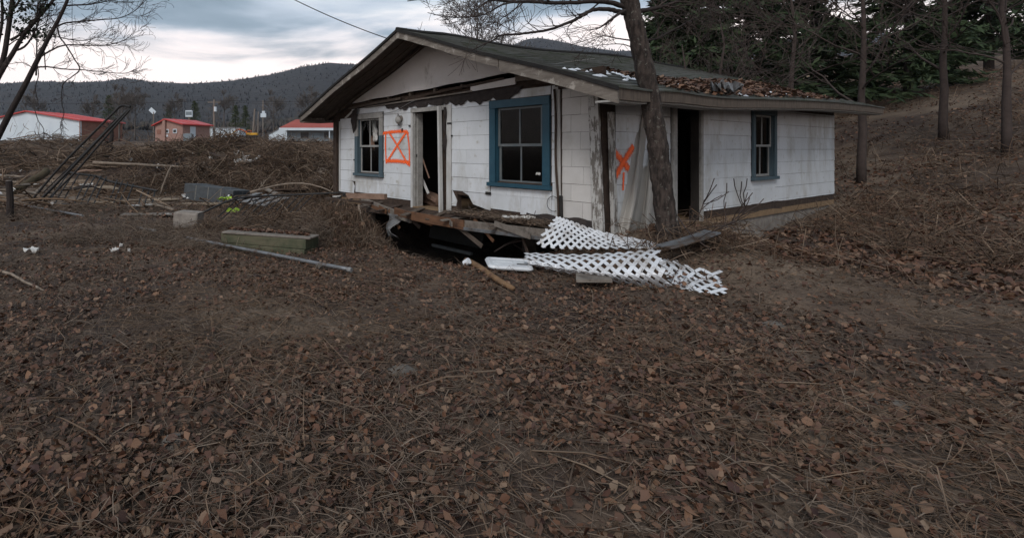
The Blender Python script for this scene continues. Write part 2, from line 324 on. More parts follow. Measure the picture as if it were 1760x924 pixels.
# glass
m, nt, b = new_mat('glass'); nt.nodes.remove(b)
tr = nt.nodes.new('ShaderNodeBsdfTransparent'); tr.inputs[0].default_value = (0.42, 0.44, 0.44, 1)
gl = nt.nodes.new('ShaderNodeBsdfGlossy'); gl.inputs['Roughness'].default_value = 0.12; gl.inputs[0].default_value = (0.5, 0.5, 0.5, 1)
lw = nt.nodes.new('ShaderNodeFresnel'); lw.inputs[0].default_value = 1.3; mx = nt.nodes.new('ShaderNodeMixShader')
nt.links.new(lw.outputs[0], mx.inputs[0]); nt.links.new(tr.outputs[0], mx.inputs[1]); nt.links.new(gl.outputs[0], mx.inputs[2])
nt.links.new(mx.outputs[0], nt.nodes['Material Output'].inputs[0])
# spray paint: a thin coat that fades at the edges of the stroke
m, nt, b = new_mat('spray'); N = nt.nodes; Lk = nt.links
uv = N.new('ShaderNodeTexCoord'); sp = N.new('ShaderNodeSeparateXYZ'); Lk.new(uv.outputs['UV'], sp.inputs[0])
def mm(op, a, c=None):
    n = N.new('ShaderNodeMath'); n.operation = op
    for i, v in enumerate((a, c)):
        if v is None: continue
        if isinstance(v, (int, float)): n.inputs[i].default_value = v
        else: Lk.new(v, n.inputs[i])
    return n.outputs[0]
d = mm('ABSOLUTE', mm('SUBTRACT', sp.outputs[1], 0.5))
nn = N.new('ShaderNodeTexNoise'); nn.inputs['Scale'].default_value = 26; nn.inputs['Detail'].default_value = 6; Lk.new(uv.outputs['Object'], nn.inputs['Vector'])
dd = mm('ADD', d, mm('MULTIPLY', mm('SUBTRACT', nn.outputs[0], 0.5), 0.35))
mr = N.new('ShaderNodeMapRange'); mr.interpolation_type = 'SMOOTHSTEP'
mr.inputs['From Min'].default_value = 0.04; mr.inputs['From Max'].default_value = 0.48; mr.inputs['To Min'].default_value = 0.97; mr.inputs['To Max'].default_value = 0.0
Lk.new(dd, mr.inputs[0]); Lk.new(mr.outputs[0], b.inputs['Alpha'])
b.inputs['Base Color'].default_value = (1.0, 0.13, 0.015, 1); b.inputs['Roughness'].default_value = 0.6
# translucent sheet
m, nt, b = new_mat('sheet'); N = nt.nodes; Lk = nt.links
b.inputs['Base Color'].default_value = (0.46, 0.43, 0.39, 1); b.inputs['Roughness'].default_value = 0.45
tl = N.new('ShaderNodeBsdfTranslucent'); tl.inputs[0].default_value = (0.42, 0.40, 0.37, 1); tp = N.new('ShaderNodeBsdfTransparent')
x1 = N.new('ShaderNodeMixShader'); x1.inputs[0].default_value = 0.3; x2 = N.new('ShaderNodeMixShader'); x2.inputs[0].default_value = 0.18
Lk.new(b.outputs[0], x1.inputs[1]); Lk.new(tl.outputs[0], x1.inputs[2]); Lk.new(x1.outputs[0], x2.inputs[1]); Lk.new(tp.outputs[0], x2.inputs[2])
Lk.new(x2.outputs[0], N['Material Output'].inputs[0])

# ------------------------------------------------------------------ the house's frame of reference
UX = Vector((0.54170133, -0.84057104, 0)); TX = Vector((0.84057104, 0.54170133, 0)); LC = Vector((-0.22931034, 13.75862069, 0))
HANG = math.atan2(UX.y, UX.x); HW = 7.257; HD = 10.0
def H(s, t, z): return LC + UX * s + TX * t + Vector((0, 0, z))
R0 = CAMZ                        # heights measured from eye level

# ------------------------------------------------------------------ ground
def house_st(x, y):
    dx = x - LC.x; dy = y - LC.y
    return dx * UX.x + dy * UX.y, dx * TX.x + dy * TX.y
def g_base(x, y):
    x = np.asarray(x, float); y = np.asarray(y, float)
    s, t = house_st(x, y)
    z = np.zeros(np.broadcast(x, y).shape)
    z = z + 2.75 * sstep(42, 72, y) * sstep(14, 2, x) + 2.75 * sstep(42, 72, y) * sstep(2, 14, x)
    hole = sstep(0.4, 1.6, s) * sstep(7.0, 5.9, s) * sstep(-2.3, -0.5, t) * sstep(10.5, 8.5, t)
    z = z - 0.80 * hole
    z = z - 0.25 * sstep(-0.2, 0.8, t) * sstep(10, 9, t) * sstep(0.0, 0.6, s) * sstep(7.2, 6.6, s) * (1 - hole)
    z = z + 0.46 * np.exp(-((x - 4.75) ** 2 + (y - 7.5) ** 2) / (2 * 1.25 ** 2))
    hp = P(572, 430, 9.9); z = z + 0.45 * np.exp(-((x - hp.x) ** 2 / 0.55 + (y - hp.y) ** 2 / 0.6))
    z = z + 5.5 * sstep(9, 34, x) * sstep(2, 12, y) + 6 * sstep(30, 70, x)
    z = z + 0.10 * sstep(-3, -8, x) * sstep(16, 8, y)
    return z
def g_full(x, y, fine=True):
    x = np.asarray(x, float); y = np.asarray(y, float)
    dist = np.hypot(x, y)
    z = g_base(x, y) + fbm(x * 0.35, y * 0.35, 3, 11) * 0.22
    z = z + fbm(x * 1.3, y * 1.3, 3, 5) * 0.13 * sstep(1.0, 3.0, dist)
    s, t = house_st(x, y)
    outside = 1 - sstep(-0.8, 0.1, s) * sstep(8.2, 7.4, s) * sstep(-1.2, -0.2, t) * sstep(11, 10.2, t)
    z = z + outside * sstep(17, 27, y) * sstep(66, 52, y) * np.maximum(fbm(x * 0.16, y * 0.22, 4, 21) + 0.08, 0) * 4.4 * sstep(0.7, 1.5, ((x + 10.2) / 7.0) ** 2 + ((y - 18.6) / 4.6) ** 2)
    z = z + sstep(18, 27, y) * fbm(x * 0.7, y * 0.7, 3, 31) * 0.45 * sstep(90, 60, y)
    if fine: z = z + (fbm(x * 5, y * 5, 3, 41) * 0.10 + fbm(x * 14, y * 14, 2, 43) * 0.045) * sstep(30, 12, dist)
    return z
def gz(x, y): return float(g_full(np.array([x]), np.array([y]))[0])
def GP(px, py, dz=0.0, zmin=3.0, zmax=90.0):   # where a sight line meets the ground
    zs = np.linspace(zmin, zmax, 3000); xs = (px - CX) / FPX * zs; hs = CAMZ - (py - CY) / FPX * zs
    d = hs - g_full(xs, zs); i = int(np.argmax(d < 0)) if (d < 0).any() else len(zs) - 1
    return Vector((xs[i], zs[i], float(g_full(xs[i:i + 1], zs[i:i + 1])[0]) + dz))

def make_ground():
    a_front = np.linspace(-62, 68, 620); a_back = np.linspace(68, 298, 70)[1:-1]
    ang = np.radians(np.concatenate([a_front, a_back])); na = len(ang)
    r = np.concatenate([np.linspace(0.3, 1.5, 6)[:-1], np.geomspace(1.5, 14, 210)[:-1], np.geomspace(14, 90, 150)[:-1], np.geomspace(90, 4500, 36)])
    X = r[:, None] * np.sin(ang)[None]; Y = r[:, None] * np.cos(ang)[None]
    Z = g_full(X, Y)
    v = np.stack([X, Y, Z], -1).reshape(-1, 3)
    i = np.arange(len(r) - 1)[:, None]; j = np.arange(na)[None]; j2 = (j + 1) % na
    f = np.stack([i * na + j, i * na + j2, (i + 1) * na + j2, (i + 1) * na + j], -1).reshape(-1, 4)
    c = len(v); v = np.concatenate([v, [[0, 0, gz(0, 0)]]])
    o = np_mesh('ground', v, f[:, ::-1], 'soil', 'structure', smooth=True)
    return o
make_ground()

def silt_w(x, y):
    e = ((x + 10.2) / 7.0) ** 2 + ((y - 18.6) / 4.6) ** 2
    return e + 1.1 * fbm(np.asarray(x) * 0.45, np.asarray(y) * 0.6, 4, 71)
def make_silt():
    xs = np.linspace(-20, -2, 181); ys = np.linspace(12.8, 25, 123); X, Y = np.meshgrid(xs, ys); W_ = silt_w(X, Y)
    Z = g_full(X, Y) + 0.012 + 0.05 * np.clip(1.0 - W_, 0, 0.5); n = len(xs)
    i = np.arange(len(ys) - 1)[:, None]; j = np.arange(n - 1)[None]; f = np.stack([i * n + j, i * n + j + 1, (i + 1) * n + j + 1, (i + 1) * n + j], -1).reshape(-1, 4)
    f = f[(W_.ravel()[f] < 0.95).all(1)]
    np_mesh('silt_flat', np.stack([X, Y, Z], -1).reshape(-1, 3), f, 'silt', 'structure', smooth=True)
make_silt()

# far hills
HP = [(-1400, 150), (-500, 150), (-60, 151), (0, 146), (60, 142), (130, 144), (180, 142), (215, 137), (260, 143), (330, 146), (400, 141), (470, 130), (520, 118), (565, 111), (600, 114), (700, 112), (800, 100), (880, 82), (905, 72), (930, 70), (965, 76), (1000, 84), (1060, 92), (1200, 86), (1500, 62), (1900, 70), (2600, 90), (5000, 120)]
def hill_h(px, zd):
    py = np.interp(px, [a for a, _ in HP], [b_ for _, b_ in HP])
    top = (CY - py) / FPX * 1500.0 + CAMZ                 # ridge height at 1500 m
    f = sstep(170, 1500, zd)
    wav = fbm(px * 0.006 + zd * 0.0011, zd * 0.004, 4, 61)
    low = 3.0 + 22 * sstep(150, 420, zd) * (0.55 + wav)
    h_ = low + (top - low) * f ** 1.9 * (1 + 0.35 * wav * (1 - f)) + fbm(px * 0.05, zd * 0.02, 2, 77) * 4 * sstep(200, 900, zd) - 5.0 * f
    return h_
def make_hills():
    px = np.concatenate([np.linspace(-1400, -120, 40)[:-1], np.linspace(-120, 1800, 420)[:-1], np.linspace(1800, 4200, 50)])
    zd = np.concatenate([np.geomspace(120, 1500, 70), np.array([1600, 1800, 2300])])
    PX, ZD = np.meshgrid(px, zd); X = (PX - CX) / FPX * ZD
    Hh = hill_h(PX, ZD); Hh[ZD > 1500.5] = Hh[ZD > 1500.5] * np.where(ZD[ZD > 1500.5] > 2000, 0.2, 0.93)
    Hh[0] = 1.0
    v = np.stack([X, ZD, Hh], -1).reshape(-1, 3); n = len(px)
    i = np.arange(len(zd) - 1)[:, None]; j = np.arange(n - 1)[None]
    f = np.stack([i * n + j, i * n + j + 1, (i + 1) * n + j + 1, (i + 1) * n + j], -1).reshape(-1, 4)
    np_mesh('hills', v, f, 'hill', 'structure', smooth=True)
    # woods on the hillsides: thousands of small spindle crowns
    N_ = 34000
    zz = 330 * (1480 / 330) ** NR.random(N_) ** 0.85; zz[:9000] = 1450 + 50 * NR.random(9000)
    pp = NR.uniform(-150, 1850, N_); keep_ = (zz > 1440) | (zz < 620) | (NR.random(N_) < 0.35); xx = (pp - CX) / FPX * zz; hh = hill_h(pp, zz)
    hgt = NR.uniform(4.0, 8.5, N_); hgt[:9000] *= 0.8; hgt[9000:] *= 0.8; rad = hgt * NR.uniform(0.14, 0.32, N_)
    ang = np.radians(np.array([0, 120, 240]))
    base = np.stack([xx, zz, hh - 1.0], -1)
    vv = np.zeros((N_, 5, 3)); vv[:, 0] = base; vv[:, 4] = base + np.stack([NR.normal(0, 0.6, N_), NR.normal(0, 0.6, N_), hgt + 1], -1)
    for k in range(3):
        vv[:, 1 + k] = base + np.stack([rad * np.cos(ang[k] + pp), rad * np.sin(ang[k] + pp), hgt * NR.uniform(0.35, 0.75, N_)], -1)
    nearw = (zz < 620) & (NR.random(N_) < 0.85); fl0 = np.array([[0, 2, 1], [0, 3, 2], [0, 1, 3], [4, 1, 2], [4, 2, 3], [4, 3, 1]])
    for nm, sel, mt, lb in (('far_woods', ~nearw & keep_, 'far_wood', 'dark bare woods covering the far ridge'), ('lower_woods', nearw, 'near_wood', 'grey brown bare woods on the lower slopes behind the buildings')):
        v2 = vv[sel]; f2 = fl0[None] + (np.arange(len(v2)) * 5)[:, None, None]
        tag(np_mesh(nm, v2, f2.reshape(-1, 3), mt, 'stuff'), lb, 'woods')
make_hills()

def clear_of_house(x, y, m=0.05):
    s, t = house_st(x, y); return ~((s > -m) & (s < HW + m) & (t > -m) & (t < HD + m))
# ------------------------------------------------------------------ the house
house = empty('derelict_house', (LC.x, LC.y, 0), HANG, 'derelict white shingle sided house with blue windows and orange spray paint', 'house')
def hp_(name, mb, mat, parent=None, **k): return mb.build(name, mat, parent or house, **k)
FLOOR = R0 - 1.22; WTOP = R0 + 1.04
OV = 0.95; EL_S, ER_S, RS = -0.48, 8.04, 3.63; APZ = R0 + 2.366; SLO = 0.349
def sag(t): return float(0.05 * sstep(-0.5, 0.6, t) + 0.17 * sstep(2.5, 7.5, t)) - 0.03 * math.exp(-((t - 1.8) / 1.0) ** 2)
def roof_z(s, t): return APZ - SLO * abs(s - RS) + sag(t) + 0.015 * math.sin(s * 2.1 + t)
OPF = [(0.86, 1.82, R0 - 0.56, R0 + 0.80), (3.00, 3.93, FLOOR, R0 + 0.79), (5.25, 6.29, R0 - 0.56, R0 + 0.77)]; OPC = OPF + [(4.30, 4.98, FLOOR - 0.02, R0 - 0.87), (0.70, 1.22, FLOOR - 0.02, R0 - 0.88)]   # openings of the front wall
OPS = [(2.10, 2.93, FLOOR, R0 + 0.72), (5.2, 6.2, R0 - 0.55, R0 + 0.75)]                                       # openings of the side wall
def cut(a0, a1, z0, z1, ops):
    """rectangles that remain of a wall after the openings are cut out"""
    xs = sorted({a0, a1} | {v for o in ops for v in o[:2] if a0 < v < a1}); out = []
    for p, q in zip(xs[:-1], xs[1:]):
        mid = (p + q) / 2; holes = sorted((max(o[2], z0), min(o[3], z1)) for o in ops if o[0] < mid < o[1])
        z = z0
        for h0, h1 in holes:
            if h0 > z + 1e-4: out.append((p, q, z, h0))
            z = max(z, h1)
        if z < z1 - 1e-4: out.append((p, q, z, z1))
    return out
# wall cores
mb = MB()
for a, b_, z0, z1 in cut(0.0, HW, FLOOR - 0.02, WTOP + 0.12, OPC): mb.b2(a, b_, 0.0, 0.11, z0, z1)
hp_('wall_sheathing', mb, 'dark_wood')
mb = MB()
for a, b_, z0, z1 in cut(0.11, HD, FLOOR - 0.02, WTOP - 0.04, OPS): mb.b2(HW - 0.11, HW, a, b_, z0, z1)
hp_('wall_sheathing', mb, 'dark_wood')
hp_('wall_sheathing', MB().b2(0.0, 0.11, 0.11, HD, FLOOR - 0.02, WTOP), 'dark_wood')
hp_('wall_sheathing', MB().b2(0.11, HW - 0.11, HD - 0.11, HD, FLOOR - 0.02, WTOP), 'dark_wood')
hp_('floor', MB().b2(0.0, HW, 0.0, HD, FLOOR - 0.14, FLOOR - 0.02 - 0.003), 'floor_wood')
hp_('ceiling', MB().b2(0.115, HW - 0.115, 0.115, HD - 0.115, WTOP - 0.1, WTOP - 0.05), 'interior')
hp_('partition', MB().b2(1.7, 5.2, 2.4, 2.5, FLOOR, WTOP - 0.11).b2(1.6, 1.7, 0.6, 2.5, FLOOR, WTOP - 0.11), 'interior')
# joists and piers below the floor
for i in range(9):
    s = 0.4 + i * 0.8
    hp_('joist', MB().b2(s - 0.025, s + 0.025, 0.2, HD - 0.2, FLOOR - 0.32, FLOOR - 0.143), 'dark_wood')
for s, t in ((0.4, 0.5), (0.4, 5), (3.6, 3.2), (6.7, 0.6), (6.7, 5), (6.7, 9.5), (0.4, 9.5), (3.6, 7.5)):
    hp_('pier', MB().box((s, t, -0.32), (0.4, 0.4, 1.1)), 'concrete')
hp_('foundation_wall', MB().b2(0.0, 0.25, 0.6, HD, -0.6, FLOOR - 0.33).b2(0.25, HW, HD - 0.25, HD, -0.6, FLOOR - 0.33), 'concrete')
hp_('foundation_wall', MB().b2(HW - 0.25, HW - 0.03, 1.0, HD - 0.26, -0.6, FLOOR - 0.145), 'concrete')

# siding shingles, each a piece of its own
CO = 0.266
def shingle_rows(a0, a1, zlo, zhi, ops, step, place, mat, rng, ragged_top=None, skip=None):
    k0 = math.floor((zlo - R0) / CO + 1e-6)
    k = k0
    while R0 + k * CO < zhi:
        z0 = max(R0 + k * CO, zlo); z1 = min(R0 + (k + 1) * CO, zhi)
        x = a0 - (step / 2 if k % 2 else 0) - rng.uniform(0, 0.12) - step
        while x < a1:
            x2 = x + step
            p, q = max(x, a0), min(x2, a1)
            if q - p > 0.03:
                for (c, d, e0, e1) in cut(p, q, z0, z1, ops):
                    if e1 - e0 < 0.02 or d - c < 0.02: continue
                    if skip and skip((c + d) / 2, (e0 + e1) / 2): continue
                    j = rng.uniform(-0.0025, 0.0025); pr = rng.uniform(0.009, 0.014)
                    zb = [e0 + 0.004 + j, e0 + 0.004 + j + rng.uniform(-0.002, 0.002)]
                    zt = [e1 - 0.001, e1 - 0.001]
                    if ragged_top and e1 > zhi - 0.02:
                        zt = [min(e1, ragged_top(c)), min(e1, ragged_top(d))]
                        if max(zt) < e0 + 0.03: continue
                        zt = [max(v, e0 + 0.02) for v in zt]
                    c2, d2 = c + 0.0018, d - 0.0018
                    pts = [place(c2, 0.001, zb[0]), place(d2, 0.001, zb[1]), place(d2, pr, zb[1]), place(c2, pr, zb[0]),
                           place(c2, 0.001, zt[0]), place(d2, 0.001, zt[1]), place(d2, 0.005, zt[1]), place(c2, 0.005, zt[0])]
                    hp_('siding_shingle', MB().hexa(pts), mat)
            x = x2
        k += 1
rg = random.Random(3)
OPF_S = [(0.73, 1.92, R0 - 0.66, R0 + 0.88), (2.93, 4.15, FLOOR - 0.1, R0 + 0.87), (5.125, 6.41, R0 - 0.665, R0 + 0.875), (4.18, 5.14, R0 - 1.2, R0 - 0.80), (0.55, 1.45, R0 - 1.2, R0 - 0.80), (5.14, 5.8, R0 - 1.2, R0 - 0.965)]
OPS_S = [(1.95, 3.02, FLOOR - 0.1, R0 + 0.80), (5.1, 6.3, R0 - 0.63, R0 + 0.83)]
def skipf(a, z):
    return a < 0.55 and z > R0 + 0.80
frontp = lambda a, d, z: Vector((a, -d, z))
shingle_rows(0.0, 2.93, R0 - 1.10, R0 + 1.02, OPF_S, 1.05, frontp, 'siding', rg, skip=skipf)
shingle_rows(4.15, 6.47, R0 - 1.10, R0 + 1.02, OPF_S, 0.92, frontp, 'siding', rg, skip=skipf)
shingle_rows(2.93, 4.15, R0 + 0.88, R0 + 1.02, [], 0.9, frontp, 'siding', rg)
shingle_rows(6.60, 7.10, R0 - 1.16, R0 + 0.97, [], 0.43, frontp, 'siding_warm', rg)
rag = lambda a: R0 + min(0.86, 0.56 + 0.50 * max(0.0, (a - 0.3) / 0.6)) + 0.03 * math.sin(a * 17)
sidep = lambda a, d, z: Vector((HW + d, a, z))
shingle_rows(0.34, HD, R0 - 1.10, R0 + 0.84, OPS_S, 0.62, sidep, 'siding', rg, ragged_top=rag)
# gable end
def gab_top(s): return roof_z(s, 0) - 0.075
def gab_bot(s): return R0 + 1.15 + 0.20 * max(0.0, min(1.0, s / 6.4)) + 0.008 * math.sin(s * 5)
ns = 60; S = [0.1 + (7.15 - 0.1) * i / ns for i in range(ns + 1)]
rows = []
for yy in (-0.022, 0.0):
    top = [Vector((s, yy, max(gab_top(s), gab_bot(s) + 0.002))) for s in S]; bot = [Vector((s, yy, gab_bot(s))) for s in S]
    rows.append((top, bot))
mb = MB(); mb.grid([rows[0][1], rows[0][0]]); mb.grid([rows[1][0], rows[1][1]]); mb.grid([rows[0][0], rows[1][0]]); mb.grid([rows[1][1], rows[0][1]])
hp_('gable_panel', mb, 'gable_paint')
hp_('top_plate', MB().b2(0.05, 7.2, 0.125, 0.2, WTOP + 0.02, WTOP + 0.2), 'dark_wood')
for i in range(9):
    s = 0.5 + i * 0.78
    hp_('framing_stud', MB().box((s, 0.05, R0 + 1.14), (0.05, 0.09, 0.22), Matrix.Rotation(rg.uniform(-0.1, 0.1), 3, 'Y')), 'soffit')
# ragged strip of tar paper under the gable, strip of lath over it, one surviving trim board
a0, a1 = 1.75, 5.85; n = 52; rows = [[], []]
for i in range(n + 1):
    s = a0 + (a1 - a0) * i / n; f = i / n
    low = R0 + 0.915 - 0.05 * f + 0.035 * math.sin(i * 0.9) + 0.03 * math.sin(i * 2.3 + 1) + 0.12 * (1 - min(1, f * 6)) + 0.16 * max(0, (f - 0.93) / 0.07) ** 2
    rows[0].append(Vector((s, -0.030 - 0.012 * abs(math.sin(i * 0.7)), low))); rows[1].append(Vector((s, -0.022, R0 + 1.075)))
hp_('tar_paper', MB().grid(rows), 'tar_paper', thick=0.004)
def board(name, p, q, w, th, mat, parent=None, up=Vector((0, 0, 1)), bend=0.0, origin=None, bevel=0.003, seg=6):
    """a plank from p to q, w wide along up, th thick"""
    p, q = Vector(p), Vector(q); d = (q - p).normalized(); nrm = d.cross(up).normalized(); upv = nrm.cross(d).normalized()
    mbb = MB(); rings = []
    for i in range(seg + 1):
        c = p + (q - p) * i / seg + nrm * bend * math.sin(math.pi * i / seg)
        rings.append([c + nrm * th / 2 + upv * w / 2, c - nrm * th / 2 + upv * w / 2, c - nrm * th / 2 - upv * w / 2, c + nrm * th / 2 - upv * w / 2])
    b0 = len(mbb.v)
    for r_ in rings: mbb.v += r_
    for i in range(seg):
        for k in range(4):
            mbb.f.append((b0 + i * 4 + k, b0 + i * 4 + (k + 1) % 4, b0 + (i + 1) * 4 + (k + 1) % 4, b0 + (i + 1) * 4 + k))
    mbb.f.append((3, 2, 1, 0)); mbb.f.append(tuple(b0 + seg * 4 + k for k in range(4)))
    return mbb.build(name, mat, parent, origin=origin, bevel=bevel)
board('lath', (1.2, -0.05, R0 + 1.02), (4.75, -0.06, R0 + 1.085), 0.03, 0.02, 'weathered_board', house)
board('trim_board', (4.70, -0.05, R0 + 1.14), (5.74, -0.055, R0 + 1.165), 0.12, 0.024, 'gable_paint', house)
board('splintered_board', (5.75, -0.07, R0 + 1.20), (7.05, -0.10, R0 + 1.14), 0.10, 0.03, 'soffit', house, bend=0.03)
board('splintered_board', (5.95, -0.06, R0 + 1.10), (7.1, -0.16, R0 + 1.07), 0.07, 0.025, 'dark_wood', house, bend=-0.03)
board('splintered_board', (3.4, -0.055, R0 + 1.13), (5.5, -0.06, R0 + 1.235), 0.045, 0.03, 'dark_wood', house, bend=0.02)
board('splintered_board', (0.5, -0.055, R0 + 1.04), (2.6, -0.06, R0 + 1.125), 0.05, 0.03, 'soffit', house, bend=0.02)
board('splintered_board', (6.55, -0.03, R0 + 0.99), (7.05, -0.04, R0 + 1.02), 0.10, 0.03, 'dark_wood', house)
# roof: deck, covering, boards
def slope_rows(side, dz, s_in, s_out, t0, t1, nt=24, nsn=8):
    rows = []
    for i in range(nt + 1):
        t = t0 + (t1 - t0) * i / nt
        rows.append([Vector((s_in + (s_out - s_in) * j / nsn, t, roof_z(s_in + (s_out - s_in) * j / nsn, t) + dz)) for j in range(nsn + 1)])
    return rows
roof = hp_('roof', MB().grid(slope_rows(1, -0.075, RS, ER_S - 0.02, -OV + 0.03, HD + 0.5)).grid(slope_rows(-1, -0.075, RS, EL_S + 0.02, -OV + 0.03, HD + 0.5)), 'soffit', thick=0.03)
def covering(s_in, s_out, name):
    rows_n = 24; mb = MB()
    for k in range(rows_n):
        sa = s_in + (s_out - s_in) * k / rows_n; sb = s_in + (s_out - s_in) * (k + 1) / rows_n
        r0_, r1_ = [], []
        rr = random.Random(k)
        for i in range(41):
            t = -OV - 0.02 + (HD + 0.55 + OV) * i / 40
            r0_.append(Vector((sa, t, roof_z(sa, t) - 0.052))); r1_.append(Vector((sb, t, roof_z(sb, t) - 0.030 + rr.uniform(-0.004, 0.004))))
        mb.grid([r0_, r1_]); mb.grid([r1_, [v - Vector((0, 0, 0.024)) for v in r1_]])
    return hp_(name, mb, 'roofing', roof)
covering(RS, ER_S + 0.02, 'roof_covering'); covering(RS, EL_S - 0.02, 'roof_covering')
hp_('ridge_cap', MB().tube([Vector((RS, t, roof_z(RS, t) - 0.035)) for t in np.linspace(-OV - 0.02, HD + 0.5, 20)], 0.045, 6), 'black_edge', roof)
def rake(sa, sb, drop, w, th, y, mat, name, jag=0.0):
    n = 14; mb = MB(); b0 = 0
    rr = random.Random(int(sa * 100))
    ring = []
    for i in range(n + 1):
        s = sa + (sb - sa) * i / n; z = roof_z(s, -OV) - drop; j = rr.uniform(-jag, jag)
        ring.append([Vector((s, y, z)), Vector((s, y + th, z)), Vector((s, y + th, z - w + j)), Vector((s, y, z - w + j))])
    for r_ in ring: mb.v += r_
    for i in range(n):
        for k in range(4): mb.f.append((i * 4 + k, i * 4 + (k + 1) % 4, (i + 1) * 4 + (k + 1) % 4, (i + 1) * 4 + k))
    mb.f.append((3, 2, 1, 0)); mb.f.append(tuple(n * 4 + k for k in range(4)))
    return hp_(name, mb, mat, roof)
rake(RS + 0.002, ER_S - 1.9, 0.085, 0.125, 0.03, -OV, 'fascia', 'rake_board', 0.006)
rake(ER_S - 1.88, ER_S, 0.09, 0.165, 0.035, -OV - 0.004, 'fascia', 'rake_board', 0.004)
rake(RS - 0.002, EL_S, 0.085, 0.125, 0.03, -OV, 'fascia', 'rake_board', 0.006)
rake(RS + 0.01, ER_S + 0.02, 0.028, 0.055, 0.02, -OV - 0.028, 'black_edge', 'drip_edge', 0.003)
rake(RS - 0.01, EL_S - 0.02, 0.028, 0.055, 0.02, -OV - 0.028, 'black_edge', 'drip_edge', 0.003)
for side in (-1, 1):              # boards under the gable overhang, running with the slope
    s_out = ER_S - 0.05 if side > 0 else EL_S + 0.05
    for k in range(6):
        t0 = -OV + 0.05 + k * 0.15; mb = MB()
        pts = []
        for i in range(9):
            s = RS + side * 0.02 + (s_out - RS) * i / 8
            z = roof_z(s, t0) - 0.105 + (0.012 if k % 2 else 0)
            pts.append([Vector((s, t0, z)), Vector((s, t0 + 0.142, z)), Vector((s, t0 + 0.142, z + 0.014)), Vector((s, t0, z + 0.014))])
        for r_ in pts: mb.v += r_
        for i in range(8):
            for q in range(4): mb.f.append((i * 4 + q, i * 4 + (q + 1) % 4, (i + 1) * 4 + (q + 1) % 4, (i + 1) * 4 + q))
        mb.f.append((3, 2, 1, 0)); mb.f.append((32, 33, 34, 35))
        hp_('soffit_board', mb, 'soffit', roof)
    # bargeboard rafter at the wall
    mb = MB()
    for i in range(9):
        s = RS + (s_out - RS) * i / 8; z = roof_z(s, -0.06) - 0.108
        mb.v += [Vector((s, -0.10, z)), Vector((s, -0.035, z)), Vector((s, -0.035, z - 0.07)), Vector((s, -0.10, z - 0.07))]
    for i in range(8):
        for q in range(4): mb.f.append((i * 4 + q, i * 4 + (q + 1) % 4, (i + 1) * 4 + (q + 1) % 4, (i + 1) * 4 + q))
    hp_('rafter', mb, 'soffit', roof)
# eaves: fascia, rafter tails, drip
for side, se in ((1, ER_S), (-1, EL_S)):
    mb = MB(); mb2 = MB(); n = 20
    for i in range(n + 1):
        t = -OV + (HD + 0.5 + OV) * i / n; z = roof_z(se, t)
        for m_, x0, x1, za, zb in ((mb, se - 0.035 * side, se, z - 0.05, z - 0.20), (mb2, se - 0.30 * side, se - 0.04 * side, z - 0.20, z - 0.225)):
            m_.v += [Vector((x0, t, za)), Vector((x1, t, za)), Vector((x1, t, zb)), Vector((x0, t, zb))]
    for m_ in (mb, mb2):
        for i in range(n):
            for q in range(4): m_.f.append((i * 4 + q, i * 4 + (q + 1) % 4, (i + 1) * 4 + (q + 1) % 4, (i + 1) * 4 + q))
        m_.f.append((3, 2, 1, 0)); m_.f.append(tuple(n * 4 + k for k in range(4)))
    hp_('eave_fascia', mb, 'fascia' if side < 0 else 'soffit', roof); hp_('soffit_strip', mb2, 'worn_paint' if side > 0 else 'soffit', roof)
    for k in range(14):
        t = -0.2 + k * 0.75; si = HW - 0.2 if side > 0 else 0.2; so = se - 0.06 * side
        za, zb = roof_z(si, t) - 0.10, roof_z(so, t) - 0.10
        mb = MB().hexa([(si, t - .02, za - .1), (so, t - .02, zb - .09), (so, t + .02, zb - .09), (si, t + .02, za - .1), (si, t - .02, za), (so, t - .02, zb), (so, t + .02, zb), (si, t + .02, za)])
        hp_('rafter_tail', mb, 'soffit', roof)
# posts at the corners
def warped_post(name, p0, p1, w0, w1, d, mat, seed, parent=house):
    rr = random.Random(seed); mb = MB(); n = 14; p0, p1 = Vector(p0), Vector(p1)
    for i in range(n + 1):
        f = i / n; c = p0.lerp(p1, f); w = (w0 + (w1 - w0) * f) * rr.uniform(0.94, 1.06)
        mb.v += [c + Vector((-w / 2, -d / 2, 0)), c + Vector((w / 2, -d / 2, 0)), c + Vector((w / 2, d / 2, 0)), c + Vector((-w / 2, d / 2, 0))]
    for i in range(n):
        for q in range(4): mb.f.append((i * 4 + q, i * 4 + (q + 1) % 4, (i + 1) * 4 + (q + 1) % 4, (i + 1) * 4 + q))
    mb.f.append((3, 2, 1, 0)); mb.f.append(tuple(n * 4 + k for k in range(4)))
    return hp_(name, mb, mat, parent, bevel=0.004)
warped_post('corner_board', (7.235, -0.05, R0 - 1.26), (7.145, -0.05, R0 + 1.0), 0.165, 0.155, 0.05, 'peeling', 1)
warped_post('corner_board', (7.33, 0.20, R0 - 1.30), (7.30, 0.15, R0 + 0.55), 0.05, 0.05, 0.115, 'peeling', 2)
warped_post('corner_post', (-0.14, -0.02, R0 - 1.25), (-0.14, -0.02, R0 + 0.94), 0.16, 0.16, 0.14, 'dark_wood', 4)
hp_('corner_trim', MB().b2(-0.03, 0.025, -0.028, -0.016, R0 - 1.09, R0 + 0.74), 'white_trim')
